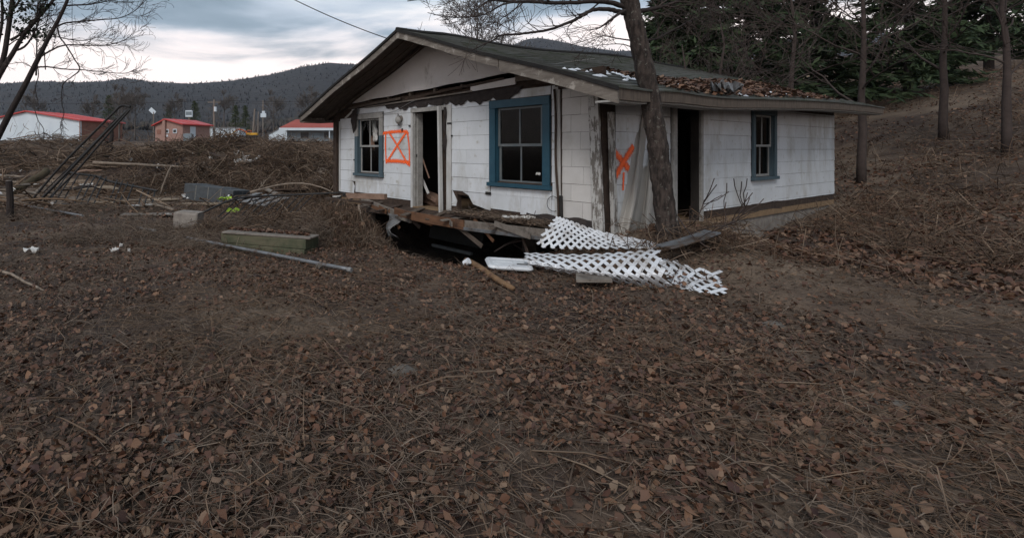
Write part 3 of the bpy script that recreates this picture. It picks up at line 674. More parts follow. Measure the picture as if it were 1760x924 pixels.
# vertical joint strip with a service conduit
warped_post('joint_strip', (6.535, -0.02, R0 - 1.10), (6.52, -0.02, R0 + 0.99), 0.10, 0.10, 0.03, 'white_trim', 6)
cp = [Vector((6.50 + 0.07 * f + 0.012 * math.sin(f * 9), -0.065, R0 + 0.95 - 2.1 * f)) for f in np.linspace(0, 1, 14)]
hp_('conduit', MB().tube(cp, 0.018, 6), 'dark_wood')
hp_('conduit', MB().tube([Vector((6.60, -0.045, R0 - 0.72)), Vector((6.61, -0.045, R0 - 1.14))], [0.03, 0.03], 6), 'black_edge')
lp = [Vector((6.52 + 0.115 * math.cos(a) - 0.05, -0.05, R0 - 0.86 + 0.12 * math.sin(a))) for a in np.linspace(0.3, 5.2, 16)]
hp_('cable_loop', MB().tube(lp, 0.005, 4), 'black_edge')
# windows
def window(s0, s1, z0, z1, frame_mat, sash_mat, place, head_mat=None, broken=False, fr=0.115):
    """s0..z1 is the outer edge of the casing"""
    def bx(mb, a0, a1, d0, d1, za, zb):
        q = [(a0, d0, za), (a1, d0, za), (a1, d1, za), (a0, d1, za), (a0, d0, zb), (a1, d0, zb), (a1, d1, zb), (a0, d1, zb)]
        mb.hexa([place(a, d, z) for a, d, z in q]); return mb
    root = bx(MB(), s0, s1, 0.012, 0.055, z1 - fr, z1); root = hp_('window', root, head_mat or frame_mat, bevel=0.003)
    zc_ = z1 - (z1 - z0) * 0.36
    for a, b_ in ((s0, s0 + fr), (s1 - fr, s1)):
        if head_mat:
            hp_('casing', bx(MB(), a, b_, 0.012, 0.05, z0 + 0.07, zc_), frame_mat, root, bevel=0.003)
            hp_('casing', bx(MB(), a, b_, 0.012, 0.048, zc_ + 0.002, z1 - fr - 0.002), head_mat, root, bevel=0.003)
        else: hp_('casing', bx(MB(), a, b_, 0.012, 0.05, z0 + 0.07, z1 - fr - 0.002), frame_mat, root, bevel=0.003)
    hp_('sill', bx(MB(), s0 - 0.03, s1 + 0.03, 0.012, 0.085, z0, z0 + 0.068), frame_mat, root, bevel=0.004)
    i0, i1, j0, j1 = s0 + fr, s1 - fr, z0 + 0.072, z1 - fr - 0.004
    # jambs
    for a, b_ in ((i0 + 0.002, i0 + 0.022), (i1 - 0.022, i1 - 0.002)): hp_('jamb', bx(MB(), a, b_, -0.10, 0.010, j0, j1), frame_mat, root)
    zm = (j0 + j1) / 2; st = 0.045
    for (za, zb, dd) in ((j0, zm + 0.02, -0.045), (zm - 0.02, j1, -0.012)):
        a, b_ = i0 + 0.024, i1 - 0.024
        sash = hp_('sash', bx(bx(bx(bx(MB(), a, b_, dd - 0.03, dd, za, za + st), a, b_, dd - 0.03, dd, zb - 0.035, zb), a, a + st, dd - 0.03, dd, za + st, zb - 0.035), b_ - st, b_, dd - 0.03, dd, za + st, zb - 0.035), sash_mat, root)
        mid = (a + b_) / 2
        hp_('muntin', bx(MB(), mid - 0.014, mid + 0.014, dd - 0.024, dd - 0.004, za + st, zb - 0.035), sash_mat, sash)
        for pa, pb in ((a + st, mid - 0.014), (mid + 0.014, b_ - st)):
            if broken and dd > -0.03:
                rr = random.Random(int(pa * 1000)); n = 5; mb = MB()
                tops = [place(pa + (pb - pa) * i / n, dd - 0.014, zb - 0.035) for i in range(n + 1)]
                lows = [place(pa + (pb - pa) * i / n, dd - 0.014, zb - 0.035 - rr.uniform(0.05, 0.3)) for i in range(n + 1)]
                mb.grid([lows, tops]); hp_('pane', mb, 'glass', sash)
            else:
                mb = MB(); mb.grid([[place(pa, dd - 0.014, za + st), place(pb, dd - 0.014, za + st)], [place(pa, dd - 0.014, zb - 0.035), place(pb, dd - 0.014, zb - 0.035)]])
                hp_('pane', mb, 'glass', sash)
    return root
window(0.745, 1.905, R0 - 0.645, R0 + 0.87, 'slate_paint', 'sash', frontp, head_mat='worn_paint', broken=True, fr=0.13)
window(5.14, 6.395, R0 - 0.65, R0 + 0.865, 'blue_paint', 'sash_dark', frontp, fr=0.135)
window(5.11, 6.29, R0 - 0.62, R0 + 0.82, 'slate_paint', 'sash', sidep, fr=0.115)
# tangle of white stuff behind the broken window, curtain scraps
def crumple(name, c, size, mat, seed, parent=None, label=None, cat=None, n=7, flat=0.35, thick=0.004, origin=None, smooth=False):
    rr = random.Random(seed); mb = MB(); rows = []
    for i in range(n):
        row = []
        for j in range(n):
            u_, v_ = i / (n - 1) - 0.5, j / (n - 1) - 0.5
            edge = 1 - 0.5 * rr.random() * (abs(u_) > 0.45 or abs(v_) > 0.45)
            row.append(Vector(c) + Vector((u_ * size[0] * edge + rr.uniform(-1, 1) * size[0] * 0.06, v_ * size[1] * edge + rr.uniform(-1, 1) * size[1] * 0.06, size[2] * (rr.uniform(-flat, flat) + 0.4))))
        rows.append(row)
    mb.grid(rows); o = mb.build(name, mat, parent, origin=origin, thick=thick, smooth=smooth)
    return tag(o, label, cat)
mb = MB(); rr = random.Random(5)
rows = []
for i in range(10):
    f = i / 9; rows.append([Vector((1.30 + 0.20 * (j / 5 - 0.5) * (1 - 0.4 * f) + 0.10 * f + 0.02 * math.sin(i * 2 + j), 0.14 + 0.03 * math.sin(j * 2.2 + i * 0.6), R0 + 0.74 - 0.55 * f)) for j in range(6)])
hp_('torn_curtain', MB().grid(rows), 'scrap_white', thick=0.004, smooth=True)
hp_('torn_curtain', MB().grid([[v + Vector((-0.14, 0.02, -0.22)) for v in r_] for r_ in rows[3:]]), 'plank_pale', thick=0.004, smooth=True)
# door way
def fb(mb, a0, a1, d0, d1, z0, z1): return mb.b2(a0, a1, -d1, -d0, z0, z1)
door = hp_('door_frame', fb(MB(), 2.935, 4.02, 0.012, 0.05, R0 + 0.79, R0 + 0.875), 'worn_paint', bevel=0.003)
hp_('casing', fb(MB(), 2.935, 2.995, 0.012, 0.045, FLOOR - 0.03, R0 + 0.788), 'white_trim', door, bevel=0.003)
hp_('jamb', MB().b2(2.998, 3.03, -0.012, 0.20, FLOOR, R0 + 0.785), 'worn_paint', door)
hp_('jamb', MB().b2(3.03, 3.05, 0.06, 0.20, FLOOR, R0 + 0.785), 'worn_paint', door)
hp_('jamb', MB().b2(3.90, 3.928, -0.012, 0.20, FLOOR, R0 + 0.785), 'dark_wood', door)
hp_('casing', fb(MB(), 4.02, 4.148, 0.010, 0.03, FLOOR - 0.02, R0 + 0.88), 'white_trim', door, bevel=0.003)
# loose casing board pulled away from the wall
board('loose_casing', (3.965, -0.12, FLOOR - 0.06), (3.895, -0.10, R0 + 0.86), 0.085, 0.045, 'white_trim', door, up=Vector((0, 1, 0)))
hp_('torn_sheathing', MB().grid([[Vector((3.97 + 0.03 * math.sin(i * 1.7), -0.055 - 0.03 * math.sin(i * 2.1), R0 + 0.84 - 0.11 * i)) for i in range(10)] , [Vector((4.035 + 0.02 * math.sin(i * 1.3), -0.05, R0 + 0.84 - 0.11 * i)) for i in range(10)]]), 'tar_paper', door, thick=0.006)
hp_('threshold', fb(MB(), 3.0, 3.93, -0.18, 0.04, FLOOR - 0.018, FLOOR + 0.008), 'floor_wood', door)
hp_('hinge', fb(MB(), 4.055, 4.16, 0.03, 0.045, R0 + 0.50, R0 + 0.53), 'black_iron', door)
hp_('strike_plate', MB().b2(3.03, 3.036, 0.03, 0.055, R0 - 0.16, R0 - 0.10), 'black_iron', door)
# junk inside the doorway
board('fallen_lath', (2.78, 0.22, R0 - 0.30), (3.12, 0.30, R0 - 0.95), 0.06, 0.02, 'white_trim', house)
board('fallen_lath', (2.5, 0.55, R0 - 0.95), (3.25, 0.4, R0 - 1.10), 0.08, 0.03, 'plank_pale', house)
board('fallen_lath', (3.02, 0.18, R0 - 0.12), (3.10, 0.34, R0 - 0.62), 0.03, 0.02, 'plank_pale', house)
hp_('torn_carpet', MB().box((2.75, 0.75, FLOOR + 0.10), (0.7, 0.4, 0.2), Matrix.Rotation(0.2, 3, 'Y')), 'plank_pale', bevel=0.04)
# porch light, brackets, holes
lamp = hp_('porch_light', MB().tube([Vector((2.56, -0.012, R0 + 0.68)), Vector((2.56, -0.045, R0 + 0.68))], [0.075, 0.06], 12), 'weathered_board')
mb = MB(); mb.tube([Vector((2.58, -0.05 - 0.10 * f, R0 + 0.66 - 0.03 * f)) for f in (0, .25, .5, .75, 1)], [0.03, 0.065, 0.085, 0.08, 0.05], 12); hp_('lamp_shade', mb, 'worn_paint', lamp, smooth=True)
hp_('lamp_arm', MB().tube([Vector((2.55, -0.05, R0 + 0.74)), Vector((2.55, -0.09, R0 + 0.79)), Vector((2.56, -0.10, R0 + 0.72))], 0.012, 6), 'scrap_grey', lamp)
hp_('lamp_stem', MB().tube([Vector((2.53, -0.03, R0 + 0.62)), Vector((2.52, -0.05, R0 + 0.53))], 0.016, 6), 'scrap_grey', lamp)
for s, z, w, hh_ in ((2.62, R0 + 0.43, 0.03, 0.07), (2.88, R0 + 0.51, 0.06, 0.03), (0.70, R0 - 0.26, 0.05, 0.035), (5.10, R0 - 0.79, 0.12, 0.05), (4.17, R0 + 0.27, 0.03, 0.03)):
    hp_('bracket', MB().b2(s - w / 2, s + w / 2, -0.035, -0.0145, z - hh_ / 2, z + hh_ / 2), 'black_edge')
hp_('drop_wire', MB().tube(crom([(1.9, -0.03, R0 + 0.83), (2.4, -0.05, R0 + 0.86), (2.9, -0.06, R0 + 1.0), (3.2, -0.06, R0 + 1.06)], 5), 0.006, 4), 'scrap_grey')
# flap of torn siding beside the small window
hp_('torn_flap', MB().grid([[Vector((0.60, -0.02, R0 + 0.97)), Vector((0.95, -0.10, R0 + 1.03))], [Vector((0.66, -0.10, R0 + 0.72)), Vector((0.93, -0.12, R0 + 0.86))], [Vector((0.72, -0.06, R0 + 0.40)), Vector((0.86, -0.09, R0 + 0.55))]]), 'tar_paper', thick=0.01)
board('hanging_lath', (0.28, -0.03, R0 + 0.80), (0.62, -0.04, R0 + 0.95), 0.05, 0.02, 'white_trim', house)
# broken lower edge: shards of siding, ledge and rim boards
def shard(pts, mat, d=0.012):
    mb = MB(); n = len(pts)
    for dd in (0.002, d): mb.v += [Vector((a, -dd, z)) for a, z in pts]
    mb.f.append(tuple(range(n))); mb.f.append(tuple(range(2 * n - 1, n - 1, -1)))
    for i in range(n): mb.f.append((i, (i + 1) % n, n + (i + 1) % n, n + i))
    hp_('siding_shard', mb, mat)
z0 = R0 - 1.095; z1 = R0 - 0.80
shard([(4.18, z0), (4.27, z0), (4.30, z1 - 0.19), (4.18, z1 - 0.01)], 'siding')
shard([(4.72, z1 - 0.22), (5.10, z0), (5.14, z0), (5.14, z1 - 0.004), (4.45, z1 - 0.004), (4.60, z1 - 0.06)], 'siding')
shard([(0.55, z0), (0.66, z0), (0.70, z1 - 0.12), (0.62, z1 - 0.01), (0.55, z1 - 0.01)], 'siding')
shard([(1.25, z0), (1.45, z0), (1.45, z1 - 0.01), (0.75, z1 - 0.01), (1.0, z1 - 0.07), (1.22, z1 - 0.10)], 'siding')
hp_('ledge', MB().hexa([(1.3, -0.42, R0 - 1.42), (6.9, -0.46, R0 - 1.37), (6.9, -0.002, R0 - 1.33), (1.3, -0.002, R0 - 1.36), (1.3, -0.40, R0 - 1.36), (6.9, -0.44, R0 - 1.31), (6.9, -0.002, R0 - 1.20), (1.3, -0.002, R0 - 1.24)]), 'dark_wood')
board('rim_beam', (1.45, -0.30, R0 - 1.20), (3.45, -0.46, R0 - 1.41), 0.16, 0.05, 'weathered_board', house, bend=0.03)
board('rim_beam', (2.9, -0.44, R0 - 1.30), (4.15, -0.52, R0 - 1.38), 0.15, 0.05, 'brown_beam', house)
board('rim_beam', (3.6, -0.55, R0 - 1.32), (5.0, -0.52, R0 - 1.335), 0.17, 0.05, 'brown_beam', house, bend=0.02)
board('rim_beam', (4.9, -0.50, R0 - 1.33), (6.9, -0.47, R0 - 1.27), 0.15, 0.04, 'weathered_board', house)
board('drip_strip', (4.95, -0.535, R0 - 1.40), (6.6, -0.51, R0 - 1.345), 0.055, 0.02, 'galvanised', house)
board('deck_plank', (4.4, -0.32, R0 - 1.19), (6.4, -0.28, R0 - 1.17), 0.03, 0.22, 'dark_wood', house, bend=0.02)
rsp = random.Random(17)
for k in range(13):
    s0_ = 1.5 + k * 0.41 + rsp.uniform(-.1, .1); L_ = rsp.uniform(0.25, 0.8); a_ = rsp.uniform(-0.5, 0.5); dn = rsp.uniform(-0.35, 0.05)
    board('splintered_board', (s0_, -0.42 + rsp.uniform(-.12, .1), R0 - 1.30 + rsp.uniform(-.06, .08)), (s0_ + L_ * math.cos(a_), -0.50 + rsp.uniform(-.2, .15), R0 - 1.34 + dn), rsp.uniform(0.03, 0.10), 0.022, rsp.choice(['dark_wood', 'brown_beam', 'weathered_board', 'soffit']), house)
for k in range(7):
    s0_ = 1.9 + k * 0.72; board('deck_plank', (s0_, -0.05, R0 - 1.215), (s0_ + rsp.uniform(-.25, .25), -0.50 - rsp.uniform(0, .22), R0 - 1.27 - rsp.uniform(0, .07)), 0.022, rsp.uniform(0.09, 0.14), rsp.choice(['weathered_board', 'dark_wood', 'soffit']), house)
hp_('skirt_paper', MB().grid([[Vector((5.95 + 1.2 * f, -0.035 - 0.10 * g_, R0 - 1.05 - 0.20 * g_ - 0.02 * math.sin(f * 14))) for f in np.linspace(0, 1, 16)] for g_ in (0, 0.5, 1)]), 'tar_paper', thick=0.006)
# side doorway
sd = hp_('door_frame', MB().b2(HW + 0.012, HW + 0.05, 1.96, 3.02, R0 + 0.72, R0 + 0.81), 'worn_paint', bevel=0.003)
hp_('casing', MB().b2(HW + 0.012, HW + 0.05, 1.96, 2.098, FLOOR - 0.05, R0 + 0.718), 'worn_paint', sd, bevel=0.003)
hp_('casing', MB().b2(HW + 0.012, HW + 0.05, 2.932, 3.02, FLOOR - 0.05, R0 + 0.718), 'worn_paint', sd, bevel=0.003)
hp_('jamb', MB().b2(HW - 0.112, HW + 0.01, 2.905, 2.93, FLOOR, R0 + 0.715), 'interior', sd)
board('porch_beam', (HW + 0.33, 1.15, R0 + 0.745), (HW + 0.33, 4.6, R0 + 0.80), 0.10, 0.09, 'worn_paint', house)
board('porch_beam', (HW + 0.36, -0.4, R0 + 0.76), (HW + 0.36, 1.2, R0 + 0.74), 0.06, 0.08, 'dark_wood', house)
crumple('crumpled_flashing', Vector((HW + 0.75, 2.15, R0 + 0.86)), (0.26, 0.75, 0.28), 'galvanised', 9, house, n=8, thick=0.004)
# plywood step/ledge below the side door
hp_('step', MB().b2(HW + 0.06, HW + 0.9, 2.0, 3.1, FLOOR - 0.20, FLOOR - 0.13), 'weathered_board', bevel=0.006)

# spray painted marks
def stroke(pts, w, place, parent, off):
    pts = [Vector((a, z, 0)) for a, z in pts]; pts = crom(pts, 8) if len(pts) > 2 else [pts[0].lerp(pts[1], i / 10) for i in range(11)]
    rows = [[], []]; rr = random.Random(len(pts) + int(pts[0].x * 100))
    n = len(pts)
    for i, p in enumerate(pts):
        d = (pts[min(i + 1, n - 1)] - pts[max(i - 1, 0)]).normalized(); q = Vector((-d.y, d.x, 0)); ww = w * rr.uniform(0.9, 1.1)
        a, b_ = p - q * ww / 2, p + q * ww / 2
        rows[0].append(place(a.x, off, a.y)); rows[1].append(place(b_.x, off, b_.y))
    hp_('stroke', MB().grid(rows, uv=True), 'spray', parent)
mark = hp_('spray_paint_mark', MB().grid([[frontp(1.93, 0.0165, R0 + 0.36), frontp(2.06, 0.0165, R0 + 0.37)], [frontp(1.93, 0.0165, R0 + 0.42), frontp(2.06, 0.0165, R0 + 0.43)]], uv=True), 'spray')
tag(mark, 'orange sprayed box with an x inside')
def FS(x, y):
    r = (x - CX) / FPX; s = (r * LC.y - LC.x) / (UX.x - r * UX.y); return s, R0 + (CY - y) * (LC.y + UX.y * s) / FPX
for i, (pl, w) in enumerate((([(659, 229.5), (672, 227), (697, 226), (703, 231)], 0.115), ([(664, 227), (663.5, 250), (665, 281)], 0.085), ([(664, 277), (680, 276.5), (704, 279)], 0.14), ([(702, 231), (704.5, 255), (705, 286)], 0.075),
                          ([(670, 228), (684, 250), (703, 284)], 0.085), ([(699, 228), (684, 250), (667, 277)], 0.10))):
    stroke([FS(*p) for p in pl], w, frontp, mark, 0.0175 + 0.0012 * i)
def SS(x, y):
    B = LC + UX * HW; r = (x - CX) / FPX; t = (r * B.y - B.x) / (TX.x - r * TX.y); return t, R0 + (CY - y) * (B.y + TX.y * t) / FPX
def SP(x, y): q = SS(x, y); return sidep(q[0], 0.0165, q[1])
mark2 = hp_('spray_paint_mark', MB().grid([[SP(1067.5, 296), SP(1067, 312), SP(1066.5, 327)], [SP(1073.5, 296), SP(1072.5, 312), SP(1071.5, 327)]], uv=True), 'spray')
tag(mark2, 'smaller orange sprayed x beside the corner board')
for i, (pl, w) in enumerate((([(1052, 259), (1064, 272), (1079, 291)], 0.19), ([(1087, 251), (1070, 278), (1052, 310)], 0.19))):
    stroke([SS(*p) for p in pl], w, sidep, mark2, 0.0175 + 0.0012 * i)
# snow and leaves caught on the roof
def roof_scatter(name, n, mat, region, size, seed, label, cat, flat=True):
    rr = np.random.default_rng(seed); vs_, fs_ = [], []
    for i in range(n):
        s = rr.uniform(*region[0]); t = rr.uniform(*region[1]); a = rr.uniform(0, 6.28); L_ = size * rr.uniform(0.4, 1.3); w_ = L_ * rr.uniform(0.25, 0.6)
        z = roof_z(s, t) - 0.022
        c = H(s, t, 0); b0 = len(vs_)
        k = 7
        for q in range(k):
            th = 2 * math.pi * q / k; rx = L_ * rr.uniform(0.6, 1.1)
            ds, dt = w_ * math.cos(th) * rr.uniform(0.6, 1.1), rx * math.sin(th)
            pt = H(s + ds, t + dt, roof_z(s + ds, t + dt) - 0.030); vs_.append(pt)
        vs_.append(H(s, t, z + 0.018)); 
        for q in range(k): fs_.append((b0 + q, b0 + (q + 1) % k, b0 + k))
    o = np_mesh(name, [tuple(v) for v in vs_], fs_, mat, 'stuff'); return tag(o, label, cat)
roof_scatter('snow_patches', 46, 'snow', ((6.9, 7.6), (-0.6, 2.2)), 0.10, 2, 'thin remains of snow along the roof edge', 'snow')
roof_scatter('snow_remains', 30, 'snow', ((7.1, 7.95), (2.2, 6.5)), 0.16, 3, 'snow remains on the roof behind the trunk', 'snow')

# translucent plastic sheet hanging on the side wall
rows = []
for i in range(30):
    f = i / 29; row = []
    xl = 1092 - 8 * f - 30 * f ** 2.2; xr = 1128 + 8 * f; yt, yl = 166, 408
    for j in range(26):
        g_ = j / 25; zd = 8.22 + 0.45 * g_ - (0.10 + 0.45 * f ** 1.5)
        fold = (0.045 + 0.05 * f) * math.sin(g_ * 13 + 1.5 * f) + 0.022 * math.sin(g_ * 29 + f * 4) + 0.02 * math.sin(f * 11 + g_ * 5)
        row.append(P(xl + (xr - xl) * g_ + 2 * math.sin(f * 9 + j), yt + 5 * math.sin(g_ * 3) + (yl - yt - 10 * g_ + 5 * math.sin(g_ * 7)) * f, zd + fold))
    rows.append(row)
tag(MB().grid(rows).build('plastic_sheet', 'sheet', None, origin=P(1095, 405, 7.8), smooth=True), 'torn translucent plastic sheet hanging on the house wall behind the trunk', 'plastic sheet')

# ------------------------------------------------------------------ trees
def grow(mbt, mbw, p, d, L, r, lvl, rr, up=0.05, wander=0.22, kids=(4, 7), thr=0.012, minr=0.0025):
    n = max(3, min(8, int(L / 0.16) + 2)); pts = [p.copy()]; rad = [r]; d = d.normalized()
    for i in range(n):
        d = (d + Vector((rr.gauss(0, wander), rr.gauss(0, wander), rr.gauss(0, wander) + up))).normalized()
        p = p + d * L / n; pts.append(p.copy()); rad.append(max(minr, r * (1 - 0.75 * (i + 1) / n)))
    (mbt if r > thr else mbw).tube(pts, rad, 6 if r > 0.04 else (4 if r > 0.01 else 3), cap=False)
    if lvl <= 0: return
    for k in range(rr.randint(*kids)):
        f = rr.uniform(0.25, 0.98); i = min(n - 1, int(f * n)); q = pts[i].lerp(pts[i + 1], f * n - i)
        ax = (pts[i + 1] - pts[i]).normalized(); side = Vector((rr.gauss(0, 1), rr.gauss(0, 1), rr.gauss(0, 0.6)))
        side = (side - ax * side.dot(ax)).normalized()
        grow(mbt, mbw, q, (ax * rr.uniform(0.6, 1.1) + side * rr.uniform(0.5, 0.9)), L * rr.uniform(0.35, 0.62), max(minr, rad[i] * rr.uniform(0.4, 0.6)), lvl - 1, rr, up, wander, kids, thr, minr)
def limb(mbt, mbw, pts, r0, r1, rr, twigs=8, tl=0.6, lvl=1, n=6, sides=6, up=0.04, minr=0.0025, kids=(3, 5), bias=None):
    pts = crom(pts, n); m_ = len(pts); rad = [r0 + (r1 - r0) * i / (m_ - 1) for i in range(m_)]
    pts = [q + Vector((rr.gauss(0, 1), rr.gauss(0, 1), rr.gauss(0, 1))) * rad[i] * 0.12 for i, q in enumerate(pts)]
    mbt.tube(pts, rad, sides, cap=True)
    for k in range(twigs):
        f = rr.uniform(0.15, 1.0); i = min(m_ - 2, int(f * (m_ - 1))); ax = (pts[i + 1] - pts[i]).normalized()
        side = Vector((rr.gauss(0, 1), rr.gauss(0, 1), rr.gauss(0, 1))); side = (side - ax * side.dot(ax)).normalized()
        d = ax * rr.uniform(0.7, 1.2) + side * 0.8
        if bias is not None: d = d + bias
        grow(mbt, mbw, pts[i], d, tl * rr.uniform(0.5, 1.2), max(minr, min(rad[i] * 0.45, 0.02)), lvl, rr, up, 0.2, kids, 0.02, minr)

# big tree beside the side wall
def foreground_tree():
    rr = random.Random(12); Z = 7.0
    base = Vector((P(1150, 415, Z).x, Z, gz(P(1150, 415, Z).x, Z)))
    root = empty('bare_tree', base, 0, 'thick grey barked bare tree standing close against the side of the house', 'tree')
    mbt, mbw = MB(), MB()
    tp = [base + Vector((0.06, 0, -0.25)), base + Vector((0.0, 0, 0.05)), P(1145, 378, Z), P(1137, 310, Z), P(1130, 250, Z), P(1121, 190, Z), P(1111, 130, Z), P(1099, 75, Z), P(1086, 20, Z), P(1078, -30, Z), P(1070, -110, Z + .1), P(1080, -220, Z + .3), P(1075, -340, Z + .4), P(1090, -480, Z + .5)]
    tr_ = [0.165, 0.142, 0.128, 0.123, 0.119, 0.115, 0.111, 0.108, 0.106, 0.108, 0.095, 0.075, 0.05, 0.02]
    q = crom(tp, 16); rad = [np.interp(i / 16, range(len(tr_)), tr_) * (1 + 0.035 * math.sin(i * 0.53) + 0.02 * math.sin(i * 1.31)) for i in range(len(q))]
    MB_t = MB(); SD = 30; MB_t.tube(q, rad, SD)
    th = np.tile(np.arange(SD) * 2 * math.pi / SD, len(q)); zz = np.repeat(np.arange(len(q)) * 0.055, SD); rr_ = np.repeat(np.array(rad), SD)
    rid = np.abs(fbm(np.cos(th) * 4.5 + 9, np.sin(th) * 4.5 + zz * 1.1, 3, 5)) + np.abs(fbm(th * 5 + 3, zz * 3.2, 3, 9))
    for v, c_, rdd, qq in zip(MB_t.v, rid, rr_, np.repeat(np.arange(len(q)), SD)): v += (v - q[qq]).normalized() * float((c_ - 0.18) * 0.34 * rdd)
    for k in range(5):           # root flare
        a = k * 1.257 + 0.4; MB_t.tube(crom([base + Vector((0.05 * math.cos(a), 0.05 * math.sin(a), 0.30)), base + Vector((0.13 * math.cos(a), 0.13 * math.sin(a), 0.04)), base + Vector((0.32 * math.cos(a), 0.32 * math.sin(a), -0.10))], 4), [0.06] * 4 + [0.05] * 4 + [0.02], 6)
    for o in (MB_t.build('trunk', 'bark', root, origin=base, smooth=True),): pass
    def PL(l, z0=7.0, dz=0.0): return [P(x, y, z0 + dz * i) for i, (x, y) in enumerate(l)]
    limb(mbt, mbw, PL([(1076, 12), (1045, 4), (1020, 3), (960, 5), (900, 3), (868, 2), (830, -2), (780, -6), (735, -2), (700, 2)], 7.0, -0.06), 0.035, 0.006, rr, 16, 0.55, 1, bias=Vector((-0.4, 0, 0.0)))
    limb(mbt, mbw, PL([(1074, 24), (1050, 17), (1020, 17), (1000, 28), (975, 40), (940, 52), (900, 58), (862, 61), (850, 68), (825, 80), (808, 88)], 7.0, -0.08), 0.032, 0.005, rr, 16, 0.5, 1, bias=Vector((-0.35, 0, 0.1)))
    limb(mbt, mbw, PL([(890, 3), (865, 8), (845, 19), (825, 27), (790, 30), (760, 28), (735, 22)], 6.6, -0.06), 0.014, 0.004, rr, 8, 0.4, 1, bias=Vector((-0.4, 0, 0)))
    limb(mbt, mbw, PL([(895, 3), (885, 16), (868, 28), (852, 38), (838, 39)], 6.6), 0.009, 0.003, rr, 5, 0.3, 1)
    limb(mbt, mbw, PL([(1074, 18), (1062, 25), (1045, 38), (1030, 48), (1010, 53)], 6.9, -0.05), 0.024, 0.005, rr, 9, 0.4, 1, bias=Vector((-0.3, 0, 0)))
    limb(mbt, mbw, PL([(1085, 70), (1060, 66), (1035, 62), (1005, 70), (980, 78)], 7.0, -0.05), 0.010, 0.003, rr, 12, 0.35, 1, bias=Vector((-0.3, 0, 0)))
    limb(mbt, mbw, PL([(1090, 82), (1065, 76), (1030, 78), (1000, 84)], 7.05, 0.05), 0.008, 0.003, rr, 10, 0.3, 1)
    limb(mbt, mbw, PL([(1098, 20), (1130, 14), (1165, 2), (1210, -20), (1270, -60)], 7.0, 0.1), 0.035, 0.008, rr, 14, 0.6, 2)
    limb(mbt, mbw, PL([(1104, 70), (1130, 66), (1165, 48), (1200, 30), (1250, 15)], 7.1, 0.15), 0.02, 0.005, rr, 14, 0.5, 2)
    limb(mbt, mbw, PL([(1075, -60), (1120, -110), (1190, -180), (1280, -260)], 7.1, 0.2), 0.05, 0.012, rr, 14, 0.9, 2)
    limb(mbt, mbw, PL([(1072, -90), (1000, -150), (920, -190), (820, -230)], 7.0, -0.2), 0.05, 0.012, rr, 14, 0.9, 2)
    limb(mbt, mbw, PL([(1072, -40), (990, -30), (900, -45), (800, -40)], 7.0, 0.2), 0.03, 0.008, rr, 12, 0.7, 2, bias=Vector((-0.2, 0, -0.3)))
    limb(mbt, mbw, PL([(1078, -230), (1030, -330), (1000, -430)], 7.3, 0.1), 0.04, 0.01, rr, 12, 0.9, 2)
    mbt.build('limb', 'bark_dark', root, origin=base, smooth=True); mbw.build('crown', 'twigwood', root, origin=base)
foreground_tree()

